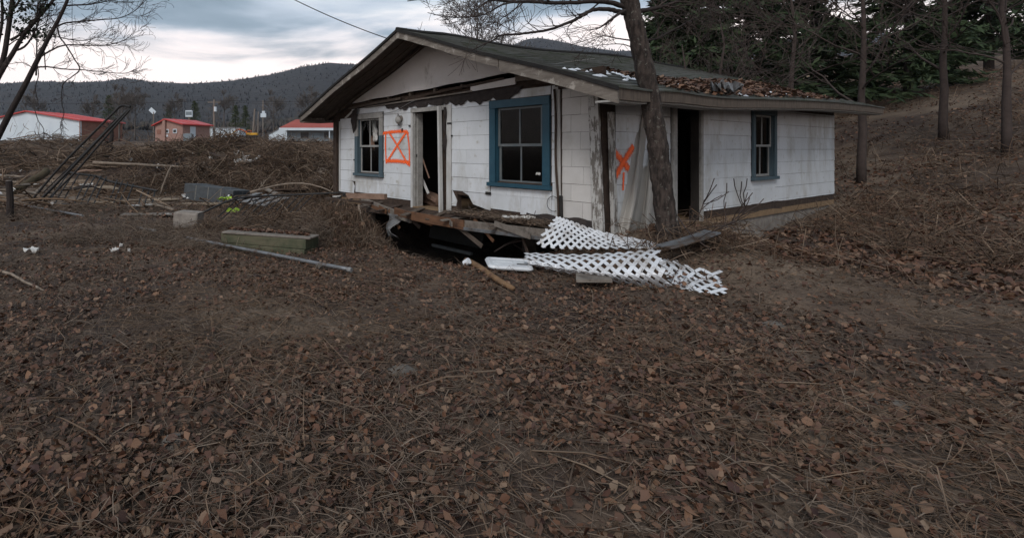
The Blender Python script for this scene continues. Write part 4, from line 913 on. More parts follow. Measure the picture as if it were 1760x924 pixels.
def left_trees():
    rr = random.Random(4); Z = 15.0
    def PL(l, z0=Z, dz=0.0): return [P(x, y, z0 + dz * i) for i, (x, y) in enumerate(l)]
    b = P(-62, 356, Z); b.z = gz(b.x, b.y)
    root = empty('bare_tree', b, 0, 'slender bare tree leaning right at the left edge of the picture', 'tree')
    mbt, mbw, tk = MB(), MB(), MB()
    q = crom([b + Vector((-0.1, 0, -0.2))] + PL([(-40, 310), (0, 228), (22, 185), (42, 148), (62, 108), (82, 68), (100, 35), (116, 0), (130, -40), (150, -100), (158, -170)]), 4)
    tk.tube(q, [0.105 - 0.08 * i / (len(q) - 1) for i in range(len(q))], 9); tk.build('trunk', 'bark_dark', root, origin=b, smooth=True)
    K = dict(minr=0.005, kids=(3, 6))
    limb(mbt, mbw, PL([(64, 102), (85, 88), (112, 78), (150, 78), (182, 78), (212, 70), (228, 58)]), 0.028, 0.006, rr, 20, 0.9, 1, bias=Vector((0.5, 0, 0.1)), **K)
    limb(mbt, mbw, PL([(60, 116), (82, 115), (110, 119), (140, 120), (180, 124), (215, 126), (236, 118)]), 0.026, 0.006, rr, 16, 0.8, 1, bias=Vector((0.5, 0, 0.0)), **K)
    limb(mbt, mbw, PL([(98, 46), (112, 40), (140, 37), (175, 34), (205, 31), (230, 20), (248, 4)]), 0.026, 0.006, rr, 20, 0.9, 1, bias=Vector((0.5, 0, 0.1)), **K)
    limb(mbt, mbw, PL([(90, 60), (110, 66), (140, 70), (165, 65), (182, 60)]), 0.018, 0.005, rr, 14, 0.7, 1, bias=Vector((0.5, 0, 0)), **K)
    limb(mbt, mbw, PL([(99, 48), (103, 64), (116, 82), (128, 102), (137, 119), (124, 132), (109, 144), (106, 165), (107, 182)]), 0.022, 0.012, rr, 8, 0.4, 1, bias=Vector((0.2, 0, -0.3)), **K)
    limb(mbt, mbw, PL([(107, 182), (110, 195), (104, 215), (108, 240)]), 0.012, 0.006, rr, 6, 0.3, 1, bias=Vector((0, 0, -0.4)), **K)
    limb(mbt, mbw, PL([(64, 108), (66, 130), (61, 150), (63, 165), (65, 172)]), 0.014, 0.01, rr, 3, 0.3, 0, **K)
    limb(mbt, mbw, PL([(60, 190), (66, 208), (75, 222), (74, 240)], Z + 0.3), 0.012, 0.008, rr, 2, 0.3, 0, **K)
    limb(mbt, mbw, PL([(124, 0), (124, 40), (126, 75), (134, 105)]), 0.007, 0.005, rr, 2, 0.3, 0, **K)
    limb(mbt, mbw, PL([(110, 10), (150, 8), (185, 2), (215, -8)]), 0.026, 0.008, rr, 16, 0.9, 1, bias=Vector((0.4, 0, 0.1)), **K)
    limb(mbt, mbw, PL([(58, 118), (40, 108), (18, 110), (-15, 118)]), 0.012, 0.005, rr, 8, 0.5, 1, **K)
    limb(mbt, mbw, PL([(125, -20), (170, -50), (230, -80), (290, -100)]), 0.04, 0.01, rr, 14, 1.3, 2, **K)
    limb(mbt, mbw, PL([(140, -70), (110, -130), (90, -190)]), 0.04, 0.01, rr, 12, 1.2, 2, **K)
    mbt.build('limb', 'bark_dark', root, origin=b, smooth=True); mbw.build('crown', 'twigwood', root, origin=b)
    # second tree, mostly off to the left, with ivy
    Z2 = 17.0
    b = P(-75, 350, Z2); b.z = gz(b.x, b.y)
    root = empty('bare_tree', b, 0, 'ivy hung bare tree with forked stems at the upper left corner', 'tree')
    mbt, mbw, tk = MB(), MB(), MB()
    def P2(l): return [P(x, y, Z2) for x, y in l]
    q = crom([b + Vector((0, 0, -0.2))] + P2([(-60, 280), (-35, 200), (0, 128), (22, 92), (40, 62), (66, 30), (92, 0), (120, -50)]), 4)
    tk.tube(q, [0.11 - 0.07 * i / (len(q) - 1) for i in range(len(q))], 9)
    q = crom(P2([(-40, 210), (-12, 150), (6, 100), (13, 60), (18, 25), (22, -10), (24, -80)]), 4)
    tk.tube(q, [0.095 - 0.03 * i / (len(q) - 1) for i in range(len(q))], 9)
    q = crom(P2([(-30, 190), (-14, 120), (-2, 70), (4, 30), (2, -20)]), 4)
    tk.tube(q, [0.06 - 0.02 * i / (len(q) - 1) for i in range(len(q))], 8)
    tk.build('trunk', 'bark_dark', root, origin=b, smooth=True)
    for l, r0 in (([(18, 70), (40, 55), (64, 28), (80, 0)], 0.05), ([(25, 88), (45, 78), (62, 50), (72, 20), (90, -20)], 0.04), ([(12, 80), (30, 68), (55, 60), (85, 55)], 0.02), ([(62, 130), (63, 90), (64, 40), (66, 0)], 0.03), ([(78, 120), (76, 80), (80, 40), (88, 0)], 0.018), ([(0, 40), (30, 20), (60, 10), (110, 4)], 0.02), ([(0, 20), (-20, 0), (-40, -40)], 0.03), ([(20, 20), (50, -20), (100, -60)], 0.04), ([(5, 60), (-25, 40), (-60, 30)], 0.03)):
        limb(mbt, mbw, P2(l), r0, 0.008, rr, 12, 0.9, 1, bias=Vector((0.2, 0, 0.1)), **K)
    mbt.build('limb', 'bark_dark', root, origin=b, smooth=True); mbw.build('crown', 'twigwood', root, origin=b)
    v, f = [], []
    for cx_, cy_, n, sp_ in ((18, 10, 60, 12), (40, 8, 60, 16), (70, 8, 70, 14), (35, 35, 45, 10), (50, 36, 30, 6), (62, 55, 70, 14), (85, 52, 20, 8), (78, 12, 40, 8), (30, 52, 18, 6), (8, 30, 40, 9), (75, 60, 30, 10)):
        for k in range(n):
            c = P(rr.gauss(cx_, sp_), rr.gauss(cy_, sp_ * 0.6), Z2 + rr.uniform(-.3, .3)); b0 = len(v); sz = rr.uniform(0.03, 0.075)
            a = Vector((rr.gauss(0, 1), rr.gauss(0, 1), rr.gauss(0, 1))).normalized(); bb = a.orthogonal().normalized()
            v += [c - a * sz, c + bb * sz * 0.7, c + a * sz, c - bb * sz * 0.7]; f.append((b0, b0 + 1, b0 + 2, b0 + 3))
    mb = MB(); mb.v = v; mb.f = f; mb.build('ivy_leaves', 'ivy', root, origin=b)
left_trees()

def free_tree(name, loc, hgt, r, seed, label, group=None, mats=('bark_grey', 'bark_grey'), lvl=3, kids=(5, 7), minr=0.012, limbs=12, spread=0.42):
    rr = random.Random(seed); root = empty(name, loc, 0, label, 'tree', group); tk, mbt, mbw = MB(), MB(), MB()
    q = [Vector((rr.gauss(0, 0.03) * hgt * 0.3 * f, rr.gauss(0, 0.03) * hgt * 0.3 * f, hgt * f - 0.2)) for f in np.linspace(0, 0.92, 9)]
    tk.tube(q, [r * (1 - 0.85 * i / 8) for i in range(9)], 7)
    for k in range(limbs):
        f = rr.uniform(0.25, 0.95); i = min(7, int(f * 8)); a = rr.uniform(0, 6.28)
        grow(tk, mbw, q[i].lerp(q[i + 1], f * 8 - i), Vector((math.cos(a), math.sin(a), rr.uniform(0.4, 1.1))), hgt * spread * (1.15 - 0.6 * f) * rr.uniform(0.7, 1.1), r * 0.4 * (1.1 - f), lvl - 1, rr, 0.06, 0.18, kids, r * 0.12, minr)
    tk.build('trunk', mats[0], root, smooth=True); mbw.build('crown', mats[1], root)
    return root
def copy_thing(root, loc, rotz, scale, label, group=None):
    c = root.copy(); COL.objects.link(c); c.location = loc; c.rotation_euler = (0, 0, rotz); c.scale = (scale,) * 3; c["label"] = label
    if group: c["group"] = group
    for ch in root.children:
        d = ch.copy(); COL.objects.link(d); d.parent = c
    return c
def conifer(loc, hgt, seed, label, group, dens=1.0, mat='needles'):
    rr = np.random.default_rng(seed); root = empty('evergreen_tree', loc, 0, label, 'tree', group)
    MB().tube([Vector((0, 0, -0.3)), Vector((0, 0, hgt * 0.5)), Vector((0, 0, hgt))], [hgt * 0.018, hgt * 0.011, 0.02], 7).build('trunk', 'bark_dark', root)
    n = int(9000 * dens); f = rr.random(n) ** 0.75; zz = hgt * (0.10 + 0.90 * f)
    nb = 190; bi = rr.integers(0, nb, n); bz = np.linspace(0.1, 0.99, nb); ba = rr.uniform(0, 6.283, nb) ; bl = hgt * 0.24 * (1.02 - bz) ** 0.8 * rr.uniform(0.65, 1.2, nb) + 0.25
    rad_ = rr.random(n) ** 0.6 * bl[bi]
    x = np.cos(ba[bi]) * rad_; y = np.sin(ba[bi]) * rad_; z = bz[bi] * hgt - rad_ * 0.35 + 0.05 * rad_ ** 2
    sp_ = 0.05 + 0.16 * rad_
    c = np.stack([x + rr.normal(0, 1, n) * sp_ * 0.6, y + rr.normal(0, 1, n) * sp_ * 0.6, z + rr.normal(0, 1, n) * 0.06 * hgt / 8], -1)
    d = np.stack([np.cos(ba[bi]), np.sin(ba[bi]), np.full(n, -0.25)], -1) + rr.normal(0, 0.5, (n, 3)); d /= np.linalg.norm(d, axis=1)[:, None]
    e_ = np.cross(d, rr.normal(0, 1, (n, 3))); e_ /= np.linalg.norm(e_, axis=1)[:, None]
    L_ = (hgt / 8 * rr.uniform(0.10, 0.26, n))[:, None]; w_ = L_ * 0.22
    v = np.stack([c - d * L_, c + e_ * w_, c + d * L_, c - e_ * w_], 1)
    o = np_mesh('crown', v, np.arange(n * 4).reshape(-1, 4), mat); o.parent = root
    return root

# trees behind and beside the house
def GX(px, z): return Vector(((px - CX) / FPX * z, z, gz((px - CX) / FPX * z, z)))
bare = free_tree('bare_tree', GX(820, 34) - Vector((0, 0, 0)), 11.6, 0.20, 21, 'pale bare tree crown rising behind the roof ridge', mats=('bark_grey', 'bark_grey'), kids=(7, 10), lvl=3, minr=0.014, limbs=26)
ev = conifer(GX(1190, 19), 9.0, 5, 'dark evergreen behind the roof just right of the thick trunk', 'evergreens behind the house', 1.4)
GRP = 'evergreens behind the house'
for px, z, sc, lb in ((1285, 22, 1.15, 'second dark evergreen from the thick trunk, behind the roof'), (1400, 25, 1.3, 'tall dark evergreen behind the far end of the house'), (1560, 24, 1.05, 'evergreen on the slope between the house end and the picture edge'), (1700, 28, 1.35, 'evergreen farthest right on the slope'), (1140, 27, 1.0, 'evergreen half hidden by the thick trunk')):
    copy_thing(ev, GX(px, z), px * 0.7, sc, lb, GRP)
bt = free_tree('bare_tree', GX(1240, 14.5), 6.5, 0.10, 33, 'bare twiggy tree behind the eave right of the thick trunk', 'bare trees beside the house', mats=('twigwood', 'twigwood'), kids=(5, 8), lvl=3, minr=0.006, limbs=14)
for px, z, sc, lb in ((1175, 15.5, 0.9, 'bare twiggy tree directly behind the thick trunk'), (1480, 15, 1.2, 'bare tree just past the far end of the house'), (1620, 17, 1.25, 'bare tree on the slope right of the house'), (1730, 14, 1.1, 'bare tree nearest the right edge'), (1360, 20, 1.3, 'tall bare tree behind the middle of the side wall roof')):
    copy_thing(bt, GX(px, z), px * 1.3, sc, lb, 'bare trees beside the house')
# trees around the distant buildings
fb_ = free_tree('bare_tree', P(232, 238, 62), 6.0, 0.12, 44, 'small grey bare tree between the white building and the brick building', mats=('bark_grey', 'bark_grey'), kids=(5, 7), lvl=3, minr=0.02, limbs=14)
for px, py, z, sc, lb in ((205, 240, 58, 1.0, 'small bare tree close to the brick end of the white building'), (160, 236, 120, 1.6, 'bare tree behind the red roof of the white building'), (210, 233, 110, 1.7, 'bare tree right behind the bent iron railing'), (300, 232, 130, 1.7, 'bare tree behind the brick building'), (385, 232, 140, 2.0, 'bare tree behind the white shed'), (470, 232, 135, 1.9, 'bare tree left of the red shingle building'), (530, 232, 130, 2.0, 'bare tree behind the red shingle building'), (60, 234, 130, 1.9, 'bare tree behind the peak of the white building')):
    copy_thing(fb_, P(px, py, z), px * 0.9, sc, lb, 'bare trees around the distant buildings')
ge = conifer(P(187, 236, 105), 8.5, 8, 'olive green tree behind the white building', 'green trees around the distant buildings', 0.35, 'green_leaf')
for px, z, sc, lb in ((335, 115, 0.95, 'green tree behind the right end of the brick building'), (405, 110, 0.8, 'dark green tree behind the orange excavator'), (422, 118, 0.85, 'dark green tree beside the leaning brown poles'), (290, 140, 1.0, 'green tree behind the tilted white panel')):
    copy_thing(ge, P(px, 236, z), px, sc, lb, 'green trees around the distant buildings')

# ------------------------------------------------------------------ distant buildings and street things
def gable_building(name, label, A, front_w, depth, ang, eave, peak, wall_f, wall_s, roof_m, peak_f=0.5):
    """A = front right corner; the gable end runs left from A, the long side runs back"""
    root = empty(name, A, ang, label, 'building')
    pk = -front_w * (1 - peak_f)
    mb = MB(); mb.v = [Vector(p) for p in ((0, 0, -1), (-front_w, 0, -1), (-front_w, 0, eave), (pk, 0, peak), (0, 0, eave), (0, 0.2, -1), (-front_w, 0.2, -1), (-front_w, 0.2, eave), (pk, 0.2, peak), (0, 0.2, eave))]
    mb.f = [(0, 1, 2, 3, 4), (9, 8, 7, 6, 5), (0, 5, 6, 1), (4, 3, 8, 9), (3, 2, 7, 8), (0, 4, 9, 5), (1, 6, 7, 2)]; mb.build('end_wall', wall_f, root)
    MB().b2(-0.2, 0, 0.2, depth, -1, eave).build('side_wall', wall_s, root)
    MB().b2(-front_w, -front_w + 0.2, 0.2, depth, -1, eave).b2(-front_w + 0.2, -0.2, depth - 0.2, depth, -1, eave).build('back_wall', wall_s, root)
    ro = 0.35
    sl = (peak - eave) / -pk if pk else 0; sl2 = (peak - eave) / (front_w + pk)
    mb = MB(); 
    for (x0, z0, x1, z1) in ((pk, peak, 0 + ro, eave - sl * ro), (pk, peak, -front_w - ro, eave - sl2 * ro)):
        mb.hexa([(x0, -ro, z0 + 0.03), (x1, -ro, z1 + 0.03), (x1, depth + ro, z1 + 0.03), (x0, depth + ro, z0 + 0.03), (x0, -ro, z0 + 0.18), (x1, -ro, z1 + 0.18), (x1, depth + ro, z1 + 0.18), (x0, depth + ro, z0 + 0.18)])
    rf = mb.build('roof', roof_m, root)
    mb = MB()
    for i in range(1, int(depth / 1.2)):
        y = i * 1.2; mb.hexa([(pk, y - .03, peak + .18), (ro, y - .03, eave - sl * ro + .18), (ro, y + .03, eave - sl * ro + .18), (pk, y + .03, peak + .18), (pk, y - .03, peak + .22), (ro, y - .03, eave - sl * ro + .22), (ro, y + .03, eave - sl * ro + .22), (pk, y + .03, peak + .22)])
    mb.build('roof_seams', roof_m, rf)
    return root, rf
A = P(138, 242, 70)
wb, _ = gable_building('warehouse', 'long white building with red metal roof and brick side wall', A, 19.5, 7.5, math.radians(-20), 2.65, 4.1, 'far_white', 'far_brick', 'red_metal', 0.5)
MB().b2(-5.0, -3.4, -0.06, 0.02, 0, 1.0).build('door', 'scrap_grey', wb)
MB().b2(-19, 0.0, -0.03, -0.01, 0.0, 0.12).build('plinth', 'concrete', wb)
MB().b2(-0.12, 0.03, -0.05, -0.02, 0, 2.6).build('corner_strip', 'far_brick', wb)
A = P(314, 244, 68)
bb_, _ = gable_building('brick_building', 'small pinkish brick building with bright red roof', A, 5.6, 4.6, math.radians(-33), 2.25, 2.95, 'far_brick_pale', 'far_brick_pale', 'red_metal', 0.42)
for x in (-3.1, -1.5):
    w_ = MB().b2(x - 0.38, x + 0.38, -0.06, -0.003, 1.15, 1.72).build('window', 'far_white', bb_); MB().b2(x - 0.27, x + 0.27, -0.08, -0.062, 1.25, 1.62).build('pane', 'far_dark', w_)
MB().b2(-3.3, -2.9, -0.05, -0.003, 0.72, 0.98).build('meter_box', 'far_white', bb_)
MB().b2(-3.75, -3.2, -0.30, -0.003, 0, 3.1).build('chimney_breast', 'far_brick_pale', bb_)
MB().b2(-5.2, -4.4, -0.05, -0.003, 1.1, 1.7).build('sign_board', 'far_brick', bb_)
MB().b2(0.003, 0.05, 1.2, 2.1, 0.1, 2.05).build('door', 'far_white', bb_)
t_ = empty('air_conditioner', P(324, 243, 63), 0, 'pale grey condenser unit in front of the brick building', 'appliance')
MB().box((0, 0, 0.45), (1.0, 0.9, 0.9)).build('cabinet', 'far_grey', t_, bevel=0.03); MB().tube([(0, 0, 0.9), (0, 0, 0.96)], 0.38, 14).build('fan_guard', 'scrap_grey', t_); MB().box((0, 0, -0.2), (1.2, 1.1, 0.4)).build('pad', 'concrete', t_)
# red shingled building at the house's left shoulder
A = P(491, 239, 72) - Vector((0, 0, 0.62)); rb = empty('shop_building', A, math.radians(3), 'grey fronted building with red shingle roof beside the house eave', 'building')
MB().b2(0, 12, 0, 7, -1, 2.0).build('wall', 'far_grey', rb)
mb = MB(); mb.hexa([(-0.8, -0.9, 1.95), (12.8, -0.9, 1.95), (11.5, 3.5, 3.3), (1.2, 3.5, 3.3), (-0.8, -0.9, 2.15), (12.8, -0.9, 2.15), (11.5, 3.5, 3.5), (1.2, 3.5, 3.5)]); mb.hexa([(1.2, 3.5, 3.3), (11.5, 3.5, 3.3), (12.8, 8, 1.95), (-0.8, 8, 1.95), (1.2, 3.5, 3.5), (11.5, 3.5, 3.5), (12.8, 8, 2.15), (-0.8, 8, 2.15)])
rf = mb.build('roof', 'red_shingle', rb)
MB().b2(-0.85, 12.85, -0.97, -0.905, 1.78, 2.12).build('fascia', 'far_white', rf)
for x in (0.15, 6.0, 11.8): MB().b2(x - 0.06, x + 0.06, -0.85, -0.73, -1, 1.8).build('post', 'far_white', rb)
for x0, x1, m_ in ((0.6, 1.5, 'far_white'), (2.0, 3.2, 'far_dark'), (3.5, 4.9, 'far_white'), (5.2, 5.9, 'far_dark')): 
    w_ = MB().b2(x0, x1, -0.05, -0.003, 0.7, 1.6).build('window', 'scrap_grey', rb); MB().b2(x0 + .08, x1 - .08, -0.07, -0.052, 0.78, 1.52).build('pane', 'far_dark' if m_ == 'far_dark' else 'far_grey', w_)
A = P(462, 238, 74); an = empty('white_shed', A, 0, 'low white gable shed left of the red shingle building', 'building')
mb = MB(); mb.v = [Vector(p) for p in ((0, 0, -.5), (2.6, 0, -.5), (2.6, 0, 1.9), (0, 0, .5), (0, 4, -.5), (2.6, 4, -.5), (2.6, 4, 1.9), (0, 4, .5))]; mb.f = [(0, 1, 2, 3), (7, 6, 5, 4), (3, 2, 6, 7), (0, 3, 7, 4), (1, 5, 6, 2)]; mb.build('wall', 'far_white', an)
MB().hexa([(-.1, -.1, .5), (2.7, -.1, 2.0), (2.7, 4.1, 2.0), (-.1, 4.1, .5), (-.1, -.1, .58), (2.7, -.1, 2.08), (2.7, 4.1, 2.08), (-.1, 4.1, .58)]).build('roof', 'scrap_grey', an)
A = P(356, 239, 84); sh = empty('metal_shed', A, math.radians(-4), 'long pale metal shed behind the utility pole', 'building')
MB().b2(0, 5.2, 0, 4, -1, 1.75).build('wall', 'far_white', sh); MB().hexa([(-.15, -.15, 1.75), (5.35, -.15, 1.75), (5.35, 4.1, 1.95), (-.15, 4.1, 1.95), (-.15, -.15, 1.85), (5.35, -.15, 1.85), (5.35, 4.1, 2.05), (-.15, 4.1, 2.05)]).build('roof', 'scrap_grey', sh)
for i in range(9): MB().b2(0.3 + i * 0.55, 0.34 + i * 0.55, -0.02, -0.002, -0.5, 1.74).build('rib', 'far_grey', sh)
# excavator
ex = empty('excavator', P(426, 237, 76), 0, 'small orange and yellow excavator with its boom bent down', 'excavator')
MB().b2(-0.4, 2.2, -1.0, -0.4, 0, 0.55).build('track', 'rubber', ex, bevel=0.12); MB().b2(-0.4, 2.2, 0.5, 1.1, 0, 0.55).build('track', 'rubber', ex, bevel=0.12)
MB().b2(-0.2, 2.3, -0.9, 1.0, 0.6, 1.15).build('body', 'yellow_paint', ex, bevel=0.08); cb = MB().b2(-0.1, 0.9, -0.9, 0.0, 1.16, 1.75).build('cab', 'orange_paint', ex, bevel=0.05); MB().b2(-0.02, 0.82, -0.93, -0.905, 1.25, 1.65).build('pane', 'far_dark', cb)
MB().tube(crom([(-0.1, 0.3, 1.1), (-1.0, 0.3, 1.7), (-2.2, 0.3, 2.0), (-2.9, 0.3, 1.65)], 4), 0.16, 6).build('boom', 'orange_paint', ex); MB().tube([(-2.9, 0.3, 1.65), (-4.4, 0.3, 0.45)], [0.13, 0.09], 6).build('stick', 'yellow_paint', ex); ex.scale = (0.62,) * 3; MB().box((-4.6, 0.3, 0.25), (0.6, 0.6, 0.5), Matrix.Rotation(0.4, 3, 'Y')).build('bucket', 'pole_grey', ex, bevel=0.05)
# poles, signs, wires
def upole(px, ytop, ybot, z, r, label, lean=0.0, arm=False, name='utility_pole'):
    b = P(px, ybot, z); b.z -= 0.5; top = P(px + lean, ytop, z); root = empty(name, b, 0, label, 'pole')
    MB().tube([Vector((0, 0, 0)), (top - b) * 0.5, top - b], [r, r * 0.9, r * 0.75], 8).build('shaft', 'pole_grey', root)
    if arm:
        t_ = top - b; MB().b2(t_.x - 0.9, t_.x + 0.9, -0.06, 0.06, t_.z - 0.45, t_.z - 0.33).build('crossarm', 'pole_grey', root)
        MB().tube([t_ + Vector((0.25, -0.25, -1.7)), t_ + Vector((0.25, -0.25, -1.05))], 0.2, 10).build('transformer', 'far_white', root)
    return root
upole(368, 171, 238, 73, 0.17, 'grey utility pole with transformer in front of the white shed', arm=True)
upole(434, 187, 234, 82, 0.18, 'tall brown leaning pole behind the excavator', lean=4)
upole(443, 192, 236, 85, 0.11, 'thin brown pole right of the tall leaning pole', lean=1)
sg = empty('road_sign', P(452, 238, 90), 0, 'white box sign on a thin pole left of the red shingle building', 'sign')
MB().tube([(0, 0, -0.5), (0, 0, 6.5)], 0.11, 6).build('pole', 'pole_grey', sg); MB().b2(-0.4, 0.55, -0.15, 0.15, 3.6, 4.3).build('panel', 'far_white', sg, bevel=0.05); MB().b2(-0.15, 0.35, -0.12, 0.12, 4.32, 4.7).build('panel', 'far_white', sg, bevel=0.03)
sg = empty('road_sign', P(325, 238, 88), 0, 'square white box sign standing above the red brick building roof', 'sign')
MB().tube([(0, 0, -0.5), (0, 0, 3.6)], 0.14, 6).build('pole', 'pole_grey', sg); MB().b2(-0.58, 0.58, -0.2, 0.2, 3.6, 4.7).build('panel', 'far_white', sg, bevel=0.04); MB().b2(-0.5, 0.5, -0.22, -0.203, 3.9, 4.5).build('face', 'far_grey', sg)
sg = empty('tilted_panel', P(262, 236, 95), 0, 'tilted white panel on a post left above the brick building', 'sign')
MB().tube([(0.2, 0, -0.5), (0.2, 0, 4.6)], 0.11, 6).build('post', 'pole_grey', sg); MB().box((0.0, 0, 4.75), (1.2, 0.12, 0.75), Matrix.Rotation(0.75, 3, 'Y')).build('panel', 'far_white', sg, bevel=0.02)
def wire(name, a, b_, drop, r, label, mat='black_edge'):
    pts = [a.lerp(b_, f) - Vector((0, 0, drop * 4 * f * (1 - f))) for f in np.linspace(0, 1, 24)]
    tag(MB().tube(pts, r, 4).build(name, mat, None, origin=a), label, 'wire')
wire('power_line', P(-200, 168, 74), P(368, 172, 73), 0.7, 0.018, 'power line running left from the utility pole')
wire('power_line', P(368, 172, 73), P(640, 170, 74), 0.3, 0.018, 'upper power line running right from the utility pole')
wire('power_line', P(368, 174, 73), P(640, 177, 72), 0.3, 0.015, 'lower power line running right from the utility pole')
wire('service_wire', P(505, -3, 10.3) + Vector((-0.6, 0.5, 0.4)), H(RS - 0.35, -OV, APZ - 0.14), 0.06, 0.009, 'black service wire sloping down to the roof peak')

# ------------------------------------------------------------------ wreckage in the yard
# iron railings
def rail(root, base, pts, r=0.016, name='rail', n=5): return MB().tube(crom(pts, n) if len(pts) > 2 else pts, r, 6).build(name, 'black_iron', root, origin=base)
b = GP(58, 352); zb = b.y
r1 = empty('iron_railing', b, 0, 'bent black iron railing section thrown upright and leaning right', 'railing')
rail(r1, b, [P(50, 349, zb), P(105, 285, zb + .1), P(160, 229, zb + .2), P(205, 184, zb + .3)], 0.036)
rail(r1, b, [P(61, 352, zb - .2), P(120, 292, zb - .1), P(175, 234, zb), P(222, 187, zb + .1)], 0.042)
rail(r1, b, [P(70, 354, zb - .3), P(130, 295, zb - .2), P(182, 235, zb - .1), P(223, 189, zb)], 0.032)
rail(r1, b, [P(75, 330, zb), P(128, 279, zb + .1), P(170, 236, zb + .2), P(200, 203, zb + .2)], 0.02)
rail(r1, b, [P(205, 184, zb + .3), P(213, 181.5, zb + .2), P(224, 184, zb + .1)], 0.036, 'end_post')
for k, f in enumerate((0.06, 0.22, 0.4, 0.58, 0.8)):
    rail(r1, b, [P(50 + 155 * f, 349 - 166 * f, zb + .1), P(62 + 160 * f, 352 - 166 * f, zb - .1)], 0.010, 'baluster')
b = GP(140, 360); zb = b.y
r2 = empty('iron_railing', b, 0, 'black iron railing panel lying low with slanted balusters below the leaning one', 'railing')
rail(r2, b, [P(112, 295, zb + 2.2), P(135, 299, zb + 2.1), P(165, 303, zb + 1.9), P(190, 312, zb + 1.6), P(270, 328, zb + 1.0)], 0.032)
rail(r2, b, [P(72, 349, zb + .5), P(110, 351, zb + .4), P(150, 354, zb + .3), P(205, 358, zb + .2), P(262, 361, zb + .2)], 0.028)
for k in range(17):
    f = k / 16; x0 = 118 + 148 * f; y0 = 297 + 6 * f + 26 * f * f; x1 = 82 + 176 * f; y1 = 351 + 10 * f + RNG.uniform(-1, 2)
    if k % 5 == 3: continue
    zt, zl = zb + 2.2 - 1.1 * f, zb + .5 - .35 * f
    rail(r2, b, [P(x0, y0, zt), P((x0 + x1) / 2 + RNG.uniform(-2, 2), (y0 + y1) / 2, (zt + zl) / 2), P(x1, y1, zl)], 0.021, 'baluster', 3)
b = GP(440, 388); zb = b.y
r3 = empty('iron_railing', b, 0, 'black iron railing arched over the brush between concrete block and house', 'railing')
rail(r3, b, [P(345, 367, zb + 0.6), P(372, 354, zb + .8), P(398, 344, zb + 1.0), P(430, 338, zb + 1.2), P(500, 335, zb + 1.5), P(588, 331, zb + 1.6)], 0.024)
rail(r3, b, [P(386, 382, zb + .2), P(440, 387, zb + .1), P(505, 390, zb)], 0.015)
rail(r3, b, [P(592, 334, zb + 1.5), P(555, 358, zb + .9), P(512, 390, zb)], 0.02)
rail(r3, b, [P(610, 339, zb + 1.4), P(578, 356, zb + .9), P(535, 392, zb - .2)], 0.02)
rail(r3, b, [P(588, 331, zb + 1.6), P(612, 339, zb + 1.4), P(650, 356, zb + .8)], 0.02)
for k in range(11):
    f = k / 10; rail(r3, b, [P(408 + 130 * f, 342 - 6 * f + RNG.uniform(-1, 1), zb + 1.1 + .4 * f), P(368 + 120 * f + RNG.uniform(-4, 4), 379 + 8 * f, zb + .3 - .2 * f)], 0.013, 'baluster')
# galvanised fence pipe
pa, pb2 = P(-60, 338, 18), P(604, 470, 6.85)
def pipe_pt(px):
    r = (px - CX) / FPX; d = pb2 - pa; a = (r * pa.y - pa.x) / (d.x - r * d.y); q = pa + d * a; return q
def ground_pipe(px0, px1, label, r=0.026, ext=0.0):
    pts = []
    for px in np.linspace(px0, px1, 14):
        q = pipe_pt(px); q.z = 0.6 * (g_full(np.array([q.x]), np.array([q.y]), False)[0]) + 0.035 + 0.03 * math.sin(px * 0.05); pts.append(q)
    gg = [gz(q.x, q.y) + 0.045 for q in pts]; k0 = np.polyfit(range(14), gg, 1); ln = np.polyval(k0, range(14)); up_ = max(0.0, np.percentile(np.array(gg) - ln, 85))
    for q, z in zip(pts, ln): q.z = float(z + up_) + r
    root = empty('fence_pipe', pts[0], 0, label, 'pipe')
    MB().tube(pts, r, 10).build('pipe', 'galvanised', root, origin=pts[0], smooth=True)
    e0 = pts[-1]; d = (pts[-1] - pts[-2]).normalized(); MB().tube([e0 - d * 0.05, e0 + d * 0.012], r * 1.18, 10).build('end_collar', 'scrap_grey', root, origin=pts[0])
ground_pipe(-50, 142, 'grey metal fence pipe lying past the wooden post at left')
ground_pipe(236, 266, 'short exposed bluish length of buried metal pipe')
ground_pipe(322, 603, 'long grey metal fence pipe lying in front of the green timbers')
# post
b = GP(17, 377); po = empty('wooden_post', b, 0, 'short weathered wooden fence post at the far left', 'post')
warp = MB().tube([b + Vector((0, 0, -.2)), b + Vector((0.01, 0, 0.45)), b + Vector((-0.02, 0, (377 - 311) / FPX * b.y))], [0.085, 0.075, 0.07], 9).build('shaft', 'bark_dark', po, origin=b)
MB().tube([b + Vector((-0.02, 0, (377 - 311) / FPX * b.y)), b + Vector((-0.02, 0, (377 - 311) / FPX * b.y + 0.01))], [0.069, 0.06], 9).build('sawn_top', 'weathered_board', po, origin=b)
rail_b = MB().tube(crom([b + Vector((-0.02, 0.08, 0.2)), b + Vector((0.03, 0.09, 0.35)), b + Vector((-0.03, 0.09, 0.5))], 4), 0.008, 4).build('fence_wire', 'black_iron', po, origin=b)
